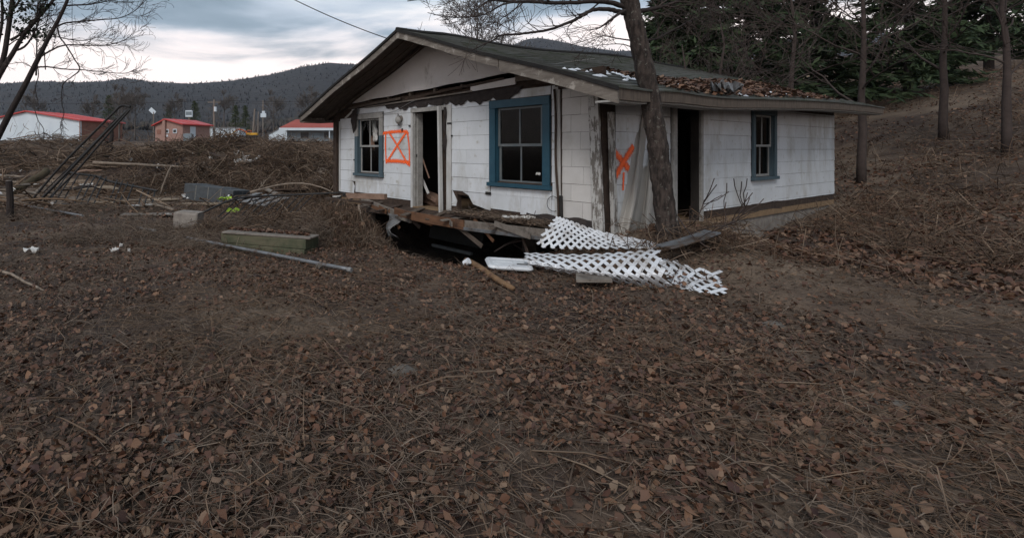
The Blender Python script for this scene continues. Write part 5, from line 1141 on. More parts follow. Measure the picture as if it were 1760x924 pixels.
# timbers
b = GP(470, 434); zb = b.y; tm = empty('timber_stack', b, 0, 'stack of two squared mossy green timbers behind the long pipe', 'timber')
def beam(p, q, w, h_, mat, root, base, name='beam'):
    d = (q - p); d.z = 0; d.normalize(); sd_ = Vector((-d.y, d.x, 0)); mb = MB()
    pts = []
    for zz in (0, h_):
        for (c, sg_) in ((p, -1), (q, -1), (q, 1), (p, 1)): pts.append(c + sd_ * sg_ * w / 2 + Vector((0, 0, zz)))
    mb.hexa(pts); return mb.build(name, mat, root, origin=base, bevel=0.012)
p, q = P(391, 434, zb + .45), P(530, 448, zb - .2)
dz = b.z - 0.06
p.z = q.z = dz; p_tim, q_tim = p.copy(), q.copy()
beam(p, q, 0.26, 0.15, 'green_timber', tm, b)
beam(p + Vector((-0.03, 0.01, 0.153)), q + Vector((0.02, 0.02, 0.153)), 0.27, 0.15, 'green_timber', tm, b)
beam(q + Vector((0.06, 0.42, 0.0)), q + Vector((-0.02, 0.10, 0.0)) , 0.16, 0.30, 'green_timber', tm, b)
bd = beam(p + Vector((0.0, 0.0, 0.306)), q + Vector((0.10, 0.04, 0.306)), 0.34, 0.03, 'weathered_board', tm, b, 'top_board')
# concrete block
b = GP(324, 394); cbk = empty('concrete_block', b, math.radians(-12), 'pale rounded concrete block behind the pipe', 'block')
s_ = b.y / FPX; MB().box((0, 0, 15 * s_), (46 * s_, 0.3, 28 * s_), Matrix.Rotation(0.05, 3, 'Y')).build('block', 'concrete', cbk, bevel=0.035)
MB().box((0.05, 0.02, 29.3 * s_), (40 * s_, 0.26, 0.02), Matrix.Rotation(0.05, 3, 'Y')).build('cap', 'concrete', cbk, bevel=0.008)
# slab of dark block wall lying in the debris
b = GP(345, 350); zb = b.y; s_ = zb / FPX; db = empty('wall_fragment', b, math.radians(-24), 'toppled slab of dark grey concrete blocks with pale joints', 'masonry')
MB().b2(-40 * s_ + .02, 66 * s_ - .02, 0.018, 0.98, -0.08, 22 * s_ - 0.016).build('mortar_core', 'mortar', db)
nb = 4; w_ = 106 * s_ / nb
for i in range(nb):
    for j in range(2):
        MB().b2(-40 * s_ + i * w_ + 0.016, -40 * s_ + (i + 1) * w_ - 0.016, 0 + j * 0.5 + 0.012, 0.488 + j * 0.5, -0.10, 22 * s_ - 0.01 * (i % 2)).build('block', 'dark_block', db, bevel=0.012)
db.location.z += 0.16; db.rotation_euler = (math.radians(-4), math.radians(5), math.radians(-24))
# boards and sheets lying about: name, label, category, material, from px, to px, width, thickness
def lay(p, q, r):
    lift = max(gz(*(p.lerp(q, f).xy)) + r - p.lerp(q, f).z for f in np.linspace(0, 1, 15)); lift = max(0.0, lift)
    return p + Vector((0, 0, lift)), q + Vector((0, 0, lift))
def lying(name, label, cat, mat, a, b_, w, th, dz=0.03, za=None, zb_=None, bend=0.0):
    p = GP(*a, dz=dz) if za is None else P(a[0], a[1], za); q = GP(*b_, dz=dz) if zb_ is None else P(b_[0], b_[1], zb_)
    o = board(name, p, q, th, w, mat, None, origin=p, bend=bend); tag(o, label, cat); return o
lying('plywood_sheet', 'tan muddy plywood sheet lying left of the dark blocks', 'board', 'tan_board', (165, 352), (300, 345), 0.8, 0.03, 0.06)
lying('plywood_sheet', 'muddy board strip running to the concrete block', 'board', 'weathered_board', (210, 371), (300, 371), 0.35, 0.03, 0.04)
lying('wood_plank', 'tan plank under the dark block slab', 'board', 'tan_board', (300, 352), (420, 352), 0.5, 0.03, 0.03)
lying('broken_stick', 'pale split stick left of the concrete block', 'stick', 'pale_log', (250, 355), (298, 368), 0.05, 0.04, 0.12)
lying('broken_stick', 'pale flat splinter lying on the muddy board', 'stick', 'scrap_white', (222, 360), (268, 357), 0.12, 0.03, 0.10)
for i, (a, b_) in enumerate((((418, 362), (462, 347)), ((432, 366), (478, 350)), ((448, 369), (492, 354)), ((404, 358), (446, 344)))):
    lying('roof_shingle_strip', ('nearest of the grey slats under the arched railing', 'grey slat second from the brush heap under the arched railing', 'grey slat closest to the brush heap under the arched railing', 'grey slat closest to the dark blocks under the arched railing')[i], 'board', 'scrap_grey', a, b_, 0.24, 0.02, 0.24)
lying('pale_board', 'pale scrap board left of the house corner', 'board', 'scrap_white', (575, 366), (606, 362), 0.16, 0.02, 0.42)
o = board('wood_plank', P(597, 336, 11.2), P(663, 338, 10.4), 0.11, 0.09, 'plank_pale', None, origin=P(597, 336, 11.2)); tag(o, 'reddish plank jutting across the lower left house corner', 'board')
o = board('wood_plank', P(560, 341, 11.3), P(640, 349, 10.6), 0.05, 0.10, 'dark_wood', None, origin=P(560, 341, 11.3)); tag(o, 'dark broken plank under the reddish plank', 'board')
# pole, lid, board in the foreground
p, q = lay(P(801, 452, 7.45), GP(882, 506, 0.02), 0.015); po = empty('wooden_pole', p, 0, 'round brown wooden pole lying before the hole under the house', 'pole')
MB().tube([p.lerp(q, f) + Vector((0, 0, 0.012 * math.sin(f * 6))) for f in np.linspace(0, 1, 8)], [0.038, 0.042, 0.041, 0.040, 0.040, 0.038, 0.036, 0.028], 10).build('shaft', 'pole_wood', po, origin=p, smooth=True)
MB().tube([p + (p - q).normalized() * 0.002, p + (p - q).normalized() * 0.012], [0.034, 0.030], 10).build('sawn_end', 'plank_pale', po, origin=p)
c = GP(874, 463); ld = empty('plastic_tray', c, math.radians(-7), 'white plastic tray with a slot lying flat left of the lattice', 'tray'); s_ = c.y / FPX
mb = MB(); ring = []
lw_, ld_ = 72 * s_, 0.42
def rrect(w, d, r, n=5):
    out = []
    for cx_, cy_, a0 in ((w / 2 - r, d / 2 - r, 0), (-w / 2 + r, d / 2 - r, 90), (-w / 2 + r, -d / 2 + r, 180), (w / 2 - r, -d / 2 + r, 270)):
        for i in range(n): a = math.radians(a0 + 90 * i / (n - 1)); out.append((cx_ + r * math.cos(a), cy_ + r * math.sin(a)))
    return out
for w, d_, z in ((lw_, ld_, 0.0), (lw_ + .02, ld_ + .02, 0.02), (lw_ - .01, ld_ - .01, 0.05), (lw_ - .07, ld_ - .07, 0.052), (lw_ - .10, ld_ - .10, 0.040)): ring.append([Vector((x, y, z)) for x, y in rrect(w, d_, 0.07)])
n = len(ring[0])
for r_ in ring: mb.v += r_
for i in range(len(ring) - 1):
    for k in range(n): mb.f.append((i * n + k, i * n + (k + 1) % n, (i + 1) * n + (k + 1) % n, (i + 1) * n + k))
mb.f.append(tuple((len(ring) - 1) * n + k for k in range(n))); mb.f.append(tuple(range(n))[::-1])
mb.build('shell', 'lid_plastic', ld); MB().b2(0.10, 0.24, -0.06, -0.03, 0.041, 0.046).build('slot', 'black_edge', ld); MB().b2(-0.2, 0.05, 0.02, 0.035, 0.0405, 0.0475).build('rib', 'lid_plastic', ld); MB().b2(-0.2, 0.05, -0.09, -0.075, 0.0405, 0.0475).build('rib', 'lid_plastic', ld)
ld.rotation_euler = (math.radians(4), math.radians(2), math.radians(-7)); ld.location.z += 0.05
# hanging duct panel and flap in the hole, mug
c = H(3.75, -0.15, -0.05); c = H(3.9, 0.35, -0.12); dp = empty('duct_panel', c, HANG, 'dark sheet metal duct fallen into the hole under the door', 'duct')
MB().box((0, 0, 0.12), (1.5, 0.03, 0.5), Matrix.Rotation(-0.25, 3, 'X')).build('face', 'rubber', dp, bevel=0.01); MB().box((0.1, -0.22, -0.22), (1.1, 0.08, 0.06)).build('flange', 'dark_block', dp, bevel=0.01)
rows = [[H(2.75 + 0.28 * j / 5 + 0.05 * math.sin(i), -0.50 + 0.12 * math.sin(i * .9) * (j / 5) - 0.05 * i / 8, R0 - 1.36 - 0.5 * (i / 8)) for j in range(6)] for i in range(9)]
tag(MB().grid(rows).build('hanging_flap', 'scrap_grey', None, origin=H(2.85, -.5, R0 - 1.36), thick=0.008, smooth=True), 'grey rubber flap hanging from the floor edge left of the door', 'flap')
c = GP(797, 459); mg = empty('mug', c, 0, 'small white mug lying at the upper end of the wooden pole', 'mug')
MB().tube([Vector((0, 0, 0.0)), Vector((0.01, 0, 0.035)), Vector((0.012, 0, 0.09))], [0.035, 0.042, 0.045], 12).build('cup', 'white_plastic', mg); MB().tube([Vector((0.045, 0, 0.07)), Vector((0.08, 0, 0.06)), Vector((0.08, 0, 0.03)), Vector((0.045, 0, 0.02))], 0.007, 5).build('handle', 'white_plastic', mg); mg.rotation_euler = (0.9, 0.4, 0.5); mg.location.z += 0.04
# weathered board in front of lattice, sheet metal by the trunk
lying('weathered_plank', 'grey weathered board lying in front of the lattice', 'board', 'weathered_board', (990, 489), (1050, 491), 0.50, 0.035, 0.10)
o = board('gutter_sheet', P(1140, 424, 6.3), P(1225, 398, 6.5), 0.02, 0.22, 'galvanised', None, origin=P(1140, 424, 6.3), bend=0.03); tag(o, 'bent pale metal sheet lying at the foot of the thick trunk', 'metal sheet')
lying('weathered_plank', 'dark rotten plank under the bent metal sheet by the trunk', 'board', 'dark_wood', (1135, 436), (1235, 428), 0.14, 0.05, 0.08)

# ------------------------------------------------------------------ white lattice
def surf(ctrl):
    g3 = [[P(*c) for c in row] for row in ctrl]
    def ev_(u_, v_):
        cols = []
        for row in g3:
            k = crom(row, 10); x = min(max(u_, 0), 1) * (len(k) - 1); i = min(int(x), len(k) - 2); cols.append(k[i].lerp(k[i + 1], x - i))
        k = crom(cols, 10); x = min(max(v_, 0), 1) * (len(k) - 1); i = min(int(x), len(k) - 2); return k[i].lerp(k[i + 1], x - i)
    # cache on a grid
    NU, NV = 48, 24; tab = [[ev_(i / NU, j / NV) for j in range(NV + 1)] for i in range(NU + 1)]
    def f(u_, v_):
        x = min(max(u_, 0), 1) * NU; y = min(max(v_, 0), 1) * NV; i = min(int(x), NU - 1); j = min(int(y), NV - 1)
        return tab[i][j].lerp(tab[i + 1][j], x - i).lerp(tab[i][j + 1].lerp(tab[i + 1][j + 1], x - i), y - j)
    return f
def lattice(label, ctrl, LU, LV, pitch, w, lo=lambda v: 0.0, hi=lambda v: 1.0, square=False):
    f = surf(ctrl); base = f(0.5, 0.5); root = empty('lattice_panel', base, 0, label, 'lattice')
    def pn(a, b_):
        u_, v_ = a / LU, b_ / LV; p = f(u_, v_); e = 0.01
        du = f(min(1, u_ + e), v_) - f(max(0, u_ - e), v_); dv = f(u_, min(1, v_ + e)) - f(u_, max(0, v_ - e)); nr = du.cross(dv)
        return p, (nr.normalized() if nr.length > 1e-9 else Vector((0, 0, 1)))
    fams = []; lr_ = random.Random(int(LU * 100))
    for sgn in (1, -1):
        k = math.floor((-LV if sgn > 0 else 0) / pitch)
        while k * pitch < LU + LV:
            fams.append((sgn, k * pitch)); k += 1
    for sgn, c0 in fams:
        pts = []
        for i in range(15):
            b_ = LV * i / 14; a = c0 + sgn * b_ if sgn > 0 else c0 - b_
            if lo(b_ / LV) * LU - 1e-6 <= a <= hi(b_ / LV) * LU + 1e-6: pts.append((a, b_))
        if len(pts) < 3: continue
        if lr_.random() < 0.035: pts = pts[:max(4, int(len(pts) * 0.7))]
        if len(pts) < 3: continue
        mb = MB(); rings = []
        for i, (a, b_) in enumerate(pts):
            p, nr = pn(a, b_); a2, b2_ = pts[min(i + 1, len(pts) - 1)]; a3, b3_ = pts[max(i - 1, 0)]
            d = (pn(a2, b2_)[0] - pn(a3, b3_)[0]).normalized(); sd_ = d.cross(nr).normalized(); off = nr * (0.0038 * sgn)
            rings.append([p + off + sd_ * w / 2 - nr * .003, p + off + sd_ * w / 2 + nr * .003, p + off - sd_ * w / 2 + nr * .003, p + off - sd_ * w / 2 - nr * .003])
        for r_ in rings: mb.v += r_
        m_ = len(rings)
        for i in range(m_ - 1):
            for k in range(4): mb.f.append((i * 4 + k, i * 4 + (k + 1) % 4, (i + 1) * 4 + (k + 1) % 4, (i + 1) * 4 + k))
        mb.f.append((3, 2, 1, 0)); mb.f.append(tuple((m_ - 1) * 4 + k for k in range(4)))
        mb.build('slat', 'white_plastic', root, origin=base)
    return root
# rows run along the panel (left to right), columns across it (upper edge to lower edge)
def gd(px, py, up=0.0): return GP(px, py).y - up      # distance at which a sight line reaches the ground
low = [(925, 459), (1000, 475), (1080, 489), (1156, 497)]; zl = [gd(*p_) - 0.10 for p_ in low]
def rowz(pts, k): return [(a, b_, z + k) for (a, b_), z in zip(pts, zl)]
lattice('curled white plastic lattice lying lowest, bulging toward the front', [
    rowz([(903, 434), (985, 437), (1062, 434), (1134, 428)], 0.46), rowz([(901, 440), (985, 446), (1065, 446), (1138, 442)], 0.17),
    rowz([(905, 451), (988, 463), (1068, 471), (1145, 470)], -0.05), rowz(low, 0.05)], 1.95, 0.66, 0.165, 0.045)
lattice('white plastic lattice flap propped up against the house ledge', [
    [(958, 372, 7.75), (985, 381, 7.7), (1035, 398, 7.45), (1128, 417, 6.95)],
    [(945, 384, 7.65), (985, 396, 7.55), (1045, 408, 7.3), (1130, 420, 6.9)],
    [(932, 402, 7.5), (985, 410, 7.4), (1045, 417, 7.2), (1132, 423, 6.85)],
    [(918, 424, 7.35), (985, 428, 7.2), (1050, 427, 7.05), (1134, 427, 6.8)]], 1.9, 0.62, 0.150, 0.038)
fl = [[(1128, 446), (1156, 446), (1186, 458), (1240, 466)], [(1140, 466), (1163, 468), (1195, 476), (1242, 484)], [(1150, 480), (1172, 483), (1203, 489), (1250, 497)], [(1160, 493), (1180, 497), (1208, 502), (1256, 510)]]
lattice('flat end of white lattice sticking out right below the trunk', [[(a, b_, gd(a, b_) - 0.10) for a, b_ in r_] for r_ in fl], 0.85, 0.55, 0.17, 0.045)

# ------------------------------------------------------------------ logs and sticks one can pick out in the debris
def LG(l, up=0.0):
    z = min(GP(a, b_).y for a, b_ in l) * 0.985
    return [P(a, b_, z) for a, b_ in l]
def log(label, pts, r0, r1, mat, name='log', end=None, n=4, twigs=0, cat='log'):
    q = crom(pts, n) if len(pts) > 2 else lerps(Vector(pts[0]), Vector(pts[1]), 6); base = q[0]
    rr = random.Random(int(q[0].x * 77)); q = [v + Vector((rr.gauss(0, 1), rr.gauss(0, 1), rr.gauss(0, 1))) * r0 * 0.15 for v in q]
    root = empty(name, base, 0, label, cat)
    MB().tube(q, [r0 + (r1 - r0) * i / (len(q) - 1) for i in range(len(q))], 8).build('stem', mat, root, origin=base, smooth=True)
    if end: MB().tube([q[-1], q[-1] + (q[-1] - q[-2]).normalized() * 0.02], [r1 * 0.98, r1 * 0.9], 8).build('broken_end', end, root, origin=base)
    if twigs:
        a, b_ = MB(), MB()
        for k in range(twigs): i = rr.randrange(1, len(q)); grow(a, b_, q[i], Vector((rr.gauss(0, 1), rr.gauss(0, 1), rr.uniform(0, 1))), rr.uniform(.4, 1.2), r1 * .7, 1, rr, minr=0.006)
        b_.v += [] ; off = len(a.v); a.v += b_.v; a.f += [tuple(i + off for i in f) for f in b_.f]
        if a.v: a.build('branch', mat, root, origin=base)
    return root
log('mossy log with raw orange end left of the leaning railing', [GP(18, 338, .1), GP(18, 338, .1) + (P(84, 294, 20) - GP(18, 338, .1)) * 0.5, P(84, 294, 20)], 0.13, 0.15, 'mossy_log', end='raw_wood')
log('long pale pole lying across the middle debris', LG([(160, 279), (260, 284), (350, 289), (440, 297)]), 0.06, 0.045, 'pale_log', 'fallen_pole', 'plank_pale')
log('dark slanting trunk behind the lying railing', LG([(225, 309), (270, 294), (312, 281)]), 0.11, 0.09, 'bark_dark', twigs=3)
log('thin pale stick leaning upright behind the dark blocks', [P(275, 334, 17.5), P(284, 308, 17.6), P(294, 285, 17.7)], 0.035, 0.025, 'pale_log', 'leaning_stick', cat='stick')
log('whitened forked branch in the middle of the debris', LG([(402, 277), (420, 277), (438, 275), (446, 267)]), 0.11, 0.05, 'scrap_white', 'driftwood_branch', twigs=2, cat='branch')
log('pale fork below the whitened branch', LG([(402, 288), (412, 280), (420, 277)]), 0.06, 0.05, 'pale_log', 'driftwood_branch', cat='branch')
log('pale plank like log at the far left edge', LG([(-20, 303), (15, 303), (46, 304)]), 0.06, 0.05, 'pale_log', end='plank_pale')
log('second pale log under the first at the far left', LG([(-20, 312), (10, 312), (32, 313)]), 0.06, 0.05, 'pale_log', end='plank_pale')
log('curved root stump rising in front of the brush', LG([(345, 320), (352, 308), (343, 296), (334, 291)]), 0.12, 0.05, 'mossy_log', 'root_stump', twigs=6, cat='root')
log('thick root sprawling right of the curved stump', LG([(312, 318), (332, 312), (352, 314), (378, 318)]), 0.10, 0.06, 'mossy_log', 'root_stump', twigs=5, cat='root')
log('arched thin branch left of the house corner', [P(430, 330, 15.5), P(480, 318, 16), P(520, 315, 16), P(552, 322, 15.5), P(572, 330, 14.8)], 0.03, 0.015, 'pale_log', 'branch', twigs=3, cat='branch')
log('dark long plank like log before the house corner', LG([(398, 322), (440, 325), (470, 327)]), 0.06, 0.05, 'dark_wood')
log('stick pointing out from under the house floor', [P(850, 432, 9.0), P(872, 420, 8.8), P(900, 412, 8.6)], 0.016, 0.010, 'twigwood', 'stick', cat='stick', twigs=2)
log('dark branch lying at the lower left edge', [GP(-40, 466, .06), GP(10, 476, .05), GP(42, 490, .04), GP(75, 503, .02)], 0.022, 0.012, 'pale_log', 'branch', cat='branch')
log('dark burnt stump standing between the two distant buildings', [P(186, 275, 38), P(190, 250, 38), P(192, 218, 38.2)], 0.24, 0.12, 'bark_dark', 'tree_stump', twigs=4, cat='stump')
log('vine hanging down beside the foot of the thick trunk', [P(1165, 372, 6.7), P(1178, 392, 6.5), P(1198, 412, 6.3), P(1225, 432, 6.2)], 0.008, 0.005, 'twigwood', 'vine', cat='vine', twigs=3)

# broken boards strewn through the flood debris
def make_plank(L_, w, th, seed, mat):
    rr = random.Random(seed); mb = MB(); n = 6
    for i in range(n + 1):
        x = L_ * (i / n - 0.5); zz = 0.03 * L_ * math.sin(i * 1.1 + seed); tw = 0.1 * math.sin(i + seed); e = rr.uniform(0.75, 1.0) if i in (0, n) else 1.0
        for a, b_ in ((-w / 2, -th / 2), (w / 2, -th / 2), (w / 2, th / 2), (-w / 2, th / 2)): mb.v.append(Vector((x + (rr.uniform(-.05, .05) if i in (0, n) else 0), a * e, b_ + zz + tw * a)))
    for i in range(n):
        for k in range(4): mb.f.append((i * 4 + k, i * 4 + (k + 1) % 4, (i + 1) * 4 + (k + 1) % 4, (i + 1) * 4 + k))
    mb.f.append((3, 2, 1, 0)); mb.f.append(tuple(n * 4 + k for k in range(4)))
    return mb.build('broken_board', mat)
rb_ = random.Random(77); protos = [make_plank(1.6, 0.16, 0.03, 1, 'weathered_board'), make_plank(2.2, 0.12, 0.035, 2, 'pale_log'), make_plank(1.1, 0.22, 0.025, 3, 'tan_board'), make_plank(1.8, 0.14, 0.03, 4, 'dark_wood'), make_plank(1.3, 0.10, 0.04, 5, 'plank_pale')]
words_ = ('grey weathered', 'pale thin', 'short wide tan', 'dark rotten', 'short reddish'); used_ = set()
marks_ = (('below the white building', -10, 135), ('behind the leaning iron railing', 135, 245), ('below the brick building', 245, 357), ('below the utility pole', 357, 460), ('below the red shingle building', 460, 568)); deep_ = (('near', 16, 23), ('middle', 23, 36), ('far', 36, 62))
combos = [(k, m_, d_) for k in range(5) for m_ in range(5) for d_ in range(3)]; rb_.shuffle(combos)
for k, m_, d_ in combos[:66]:
    zd = rb_.uniform(deep_[d_][1], deep_[d_][2]); px = rb_.uniform(marks_[m_][1], marks_[m_][2]); x_ = (px - CX) / FPX * zd
    if not bool(clear_of_house(np.array([x_]), np.array([zd]), 0.6)[0]): continue
    o = protos[k] if k not in used_ else protos[k].copy()
    if k in used_: COL.objects.link(o)
    used_.add(k); o.location = (x_, zd, gz(x_, zd) + rb_.uniform(0.15, 0.5)); o.rotation_euler = (rb_.gauss(0, 0.25), rb_.gauss(0, 0.12), rb_.uniform(0, 3.14)); sc_ = rb_.uniform(0.7, 1.3) * (1 + 0.25 * d_); o.scale = (sc_, sc_, sc_)
    tag(o, '%s broken board in the %s debris %s' % (words_[k], deep_[d_][0], marks_[m_][0]), 'board', 'boards strewn in the flood debris')

# ------------------------------------------------------------------ loose ground cover
def field_points(n, rmin, rmax, amin=-60, amax=66, power=1.0):
    a = np.radians(NR.uniform(amin, amax, n)); r = rmin * (rmax / rmin) ** (NR.random(n) ** power)
    return r * np.sin(a), r * np.cos(a)
def leaves(name, x, y, size, mat, label, lift=0.03, tilt=0.5, wide=0.42, z=None):
    n = len(x); z = (g_full(x, y) if z is None else z) + NR.random(n) * lift + 0.004
    nr = np.stack([NR.normal(0, tilt, n), NR.normal(0, tilt, n), np.ones(n)], -1); nr /= np.linalg.norm(nr, axis=1)[:, None]
    a = NR.uniform(0, 2 * np.pi, n); d = np.stack([np.cos(a), np.sin(a), np.zeros(n)], -1); d -= nr * (d * nr).sum(1)[:, None]; d /= np.linalg.norm(d, axis=1)[:, None]
    e_ = np.cross(nr, d); L_ = (size * NR.uniform(0.5, 1.35, n))[:, None] / 2; w = L_ * (wide * NR.uniform(0.6, 1.3, n))[:, None] * 2
    curl = (L_ * NR.uniform(-0.3, 1.0, n)[:, None]); c = np.stack([x, y, z], -1)
    v = np.stack([c - d * L_ + nr * curl * .6, c - d * L_ * .3 + e_ * w * .8 + nr * curl, c + d * L_ * .4 + e_ * w * .7 + nr * curl * .8, c + d * L_ + nr * curl, c + d * L_ * .4 - e_ * w * .7 + nr * curl * .8, c - d * L_ * .3 - e_ * w * .8 + nr * curl * .7], 1)
    v = v + NR.normal(0, 1, v.shape) * L_[:, None] * 0.13
    o = np.arange(n)[:, None] * 6; f = np.concatenate([o + np.array([[0, 1, 2, 3]]), o + np.array([[0, 3, 4, 5]])], 0)
    return tag(np_mesh(name, v, f, mat, 'stuff'), label, 'leaves')
def _arr(v): return v
def sticks(name, x, y, length, rad, mat, label, lift=0.05, pitch=0.3, bend=0.25, z=None, dirz=None, cat='sticks'):
    n = len(x); z = (g_full(x, y) if z is None else z) + NR.random(n) * lift
    a = NR.uniform(0, 2 * np.pi, n); p = NR.normal(0, 1, n) * pitch if dirz is None else dirz
    d = np.stack([np.cos(a) * np.cos(p), np.sin(a) * np.cos(p), np.sin(p)], -1); L_ = (length * NR.uniform(0.4, 1.4, n))[:, None] / 2
    e_ = np.cross(d, NR.normal(0, 1, (n, 3))); e_ /= np.linalg.norm(e_, axis=1)[:, None]; g_ = np.cross(d, e_)
    c = np.stack([x, y, z], -1); R_ = (rad * NR.uniform(0.5, 1.4, n))[:, None]; bd_ = L_ * (bend * NR.normal(0, 1, n))[:, None]
    cs = [c - d * L_, c - d * L_ * .33 + e_ * bd_ * .8, c + d * L_ * .33 + e_ * bd_ * .8, c + d * L_ + e_ * bd_ * 0.1]; rs = [1.0, 0.9, 0.75, 0.4]
    vv = []
    for ci, ri in zip(cs, rs):
        for k in range(3):
            t = 2 * np.pi * k / 3; vv.append(ci + (e_ * np.cos(t) + g_ * np.sin(t)) * R_ * ri)
    v = np.stack(vv, 1); o = np.arange(n)[:, None]; fs = []
    for i in range(3):
        for k in range(3): fs.append(o * 12 + np.array([[i * 3 + k, i * 3 + (k + 1) % 3, (i + 1) * 3 + (k + 1) % 3, (i + 1) * 3 + k]]))
    return tag(np_mesh(name, v, np.concatenate(fs, 0), mat, 'stuff'), label, cat)

# leaf litter near the camera and up to the house; drifts, thin places and bare mud
def mudmask(x, y): return fbm(x * 0.55, y * 0.55, 4, 91) + 0.5 * fbm(x * 2.2, y * 2.2, 2, 17)
x, y = field_points(165000, 1.3, 15, power=0.68); k = clear_of_house(x, y); x, y = x[k], y[k]
k = (mudmask(x, y) + 0.27) > NR.random(len(x)) * 0.5; x, y = x[k], y[k]; h1 = NR.random(len(x)) < 0.45
leaves('leaf_litter', x[h1], y[h1], 0.050, 'leaf', 'dark brown fallen leaves covering the near ground', lift=0.05, tilt=0.75)
h1 = ~h1; leaves('leaf_fragments', x[h1], y[h1], 0.030, 'leaf', 'broken bits of rotting leaves between the whole ones', lift=0.04, tilt=0.8, wide=0.3)
x, y = field_points(6500, 1.3, 14, power=0.72); k = clear_of_house(x, y) & ((mudmask(x, y) + 0.25) > 0)
leaves('pale_leaf_litter', x[k], y[k], 0.045, 'leaf_pale', 'paler dry leaves scattered over the dark ones', lift=0.045, tilt=0.9, wide=0.34)
x, y = field_points(64000, 1.3, 17, power=0.7); k = clear_of_house(x, y); x, y = x[k], y[k]
k = (fbm(x * 0.6, y * 0.6, 3, 95) + 0.28) > NR.random(len(x)) * 0.5
sticks('twig_litter', x[k], y[k], 0.22, 0.0027, 'twig', 'thin twigs and dry stems among the fallen leaves', lift=0.05, pitch=0.3, bend=0.35)
x, y = field_points(26000, 1.4, 16, power=0.7); k = clear_of_house(x, y); x, y = x[k], y[k]; k = fbm(x * 0.7, y * 0.7, 3, 55) > 0.02
sticks('matted_straw', x[k], y[k], 0.32, 0.0024, 'straw', 'matted dead grass lying in patches on the leaves', lift=0.05, pitch=0.2, bend=0.4, cat='dead grass')
x, y = field_points(900, 2.0, 14, power=0.75); k = clear_of_house(x, y)
sticks('dry_stems', x[k], y[k], 0.5, 0.0026, 'straw', 'dry bent weed stems standing in the leaves', lift=0.06, pitch=0.55, bend=0.4, cat='stems')
x, y = field_points(1100, 1.6, 14, power=0.75); k = clear_of_house(x, y)
sticks('fallen_twigs', x[k], y[k], 0.65, 0.0055, 'brush', 'larger fallen twigs lying on the leaves', lift=0.03, pitch=0.06, bend=0.14)
x, y = field_points(15000, 8.5, 15.5, -44, 4, power=0.9); k = clear_of_house(x, y, 0.2) & (fbm(x * 0.5, y * 0.5, 3, 14) > -0.10) & (silt_w(x, y) > 0.9); x, y = x[k], y[k]
sticks('vine_mat', x, y, 0.42, 0.0034, 'twig', 'mat of dead vines and weeds behind the fence pipe', lift=0.13, pitch=0.35, bend=0.5, cat='vines')
x, y = field_points(2600, 75, 300, -42, 5, power=0.8)
sticks('far_shrubs', x, y, 2.4, 0.035, 'brush', 'bare shrubs around the distant buildings', z=np.maximum(g_full(x, y), hill_h(x / y * FPX + CX, y)) + 0.6, lift=1.2, pitch=0.9, bend=0.3, cat='shrubs')
# the slope right of the house
x, y = field_points(60000, 8.5, 48, 26, 66, power=0.8); k = clear_of_house(x, y, 0.3) & ((mudmask(x, y) + 0.3) > NR.random(len(x)) * 0.45)
leaves('slope_leaves', x[k], y[k], 0.085, 'leaf', 'brown leaves covering the slope beside the house', lift=0.08, wide=0.36, tilt=0.9)
x, y = field_points(15000, 8.5, 45, 26, 66, power=0.8); k = clear_of_house(x, y, 0.3) & (fbm(x * 0.4, y * 0.4, 3, 8) > -0.06)
sticks('slope_brush', x[k], y[k], 0.7, 0.007, 'brush', 'dead brush and saplings on the slope beside the house', lift=0.25, pitch=0.6, bend=0.3, cat='brush')
# tangled brush over the middle distance
x, y = field_points(56000, 15.0, 66, -48, 30, power=0.75); k = clear_of_house(x, y, 0.4); x, y = x[k], y[k]
mask = fbm(x * 0.16, y * 0.22, 4, 21) + 0.25 + 0.6 * fbm(x * 0.9, y * 0.9, 2, 3); k = (mask > NR.random(len(x)) * 0.6) & ((silt_w(x, y) > 0.9) | (NR.random(len(x)) < 0.10)); x, y = x[k], y[k]
sc = 0.4 + y / 40
sticks('flood_brush', x, y, 0.75 * sc, 0.0095 * sc, 'brush', 'tangled flood borne brush and roots across the field', lift=0.08 + 0.5 * sstep(17, 30, y), pitch=0.12 + 0.35 * sstep(16, 26, y), bend=0.45, cat='brush')
x, y = field_points(16000, 13, 60, -48, 30, power=0.8); k = clear_of_house(x, y, 0.4) & (silt_w(x, y) > 0.85)
leaves('mud_clods', x[k], y[k], 0.085, 'leaf', 'clumps of mud and dead leaves in the debris field', lift=0.1, wide=0.6)
x, y = field_points(900, 14, 62, -46, 5, power=0.75); k = clear_of_house(x, y, 0.4)
sticks('bleached_sticks', x[k], y[k], 1.3, 0.024, 'straw', 'bleached sticks strewn through the debris field', lift=0.4, pitch=0.2, bend=0.12)
x, y = field_points(260, 15, 62, -46, 4, power=0.7); k = clear_of_house(x, y, 0.4)
leaves('litter_specks', x[k], y[k], 0.16, 'scrap_white', 'small white litter caught all over the debris field', lift=0.4, tilt=1.0, wide=0.5)
x, y = field_points(5600, 15, 62, -46, 6, power=0.7); k = clear_of_house(x, y, 0.7) & ((silt_w(x, y) > 1.1) | (NR.random(len(x)) < 0.12)); x, y = x[k], y[k]
sticks('flood_branches', x, y, 1.0 + y / 30, 0.017 + y / 2200, 'brush', 'broken branches and roots piled through the flood debris', lift=0.15 + 0.55 * sstep(18, 28, y), pitch=0.28, bend=0.25, cat='branches')
c = P(545, 395, 11.2); n_ = 420; x = NR.normal(c.x, 0.9, n_); y = NR.normal(c.y, 0.8, n_); k = clear_of_house(x, y, 0.15)
sticks('porch_debris', x[k], y[k], 0.75, 0.010, 'brush', 'broken sticks and splinters heaped left of the doorway', lift=0.28, pitch=0.35, bend=0.2, cat='branches')
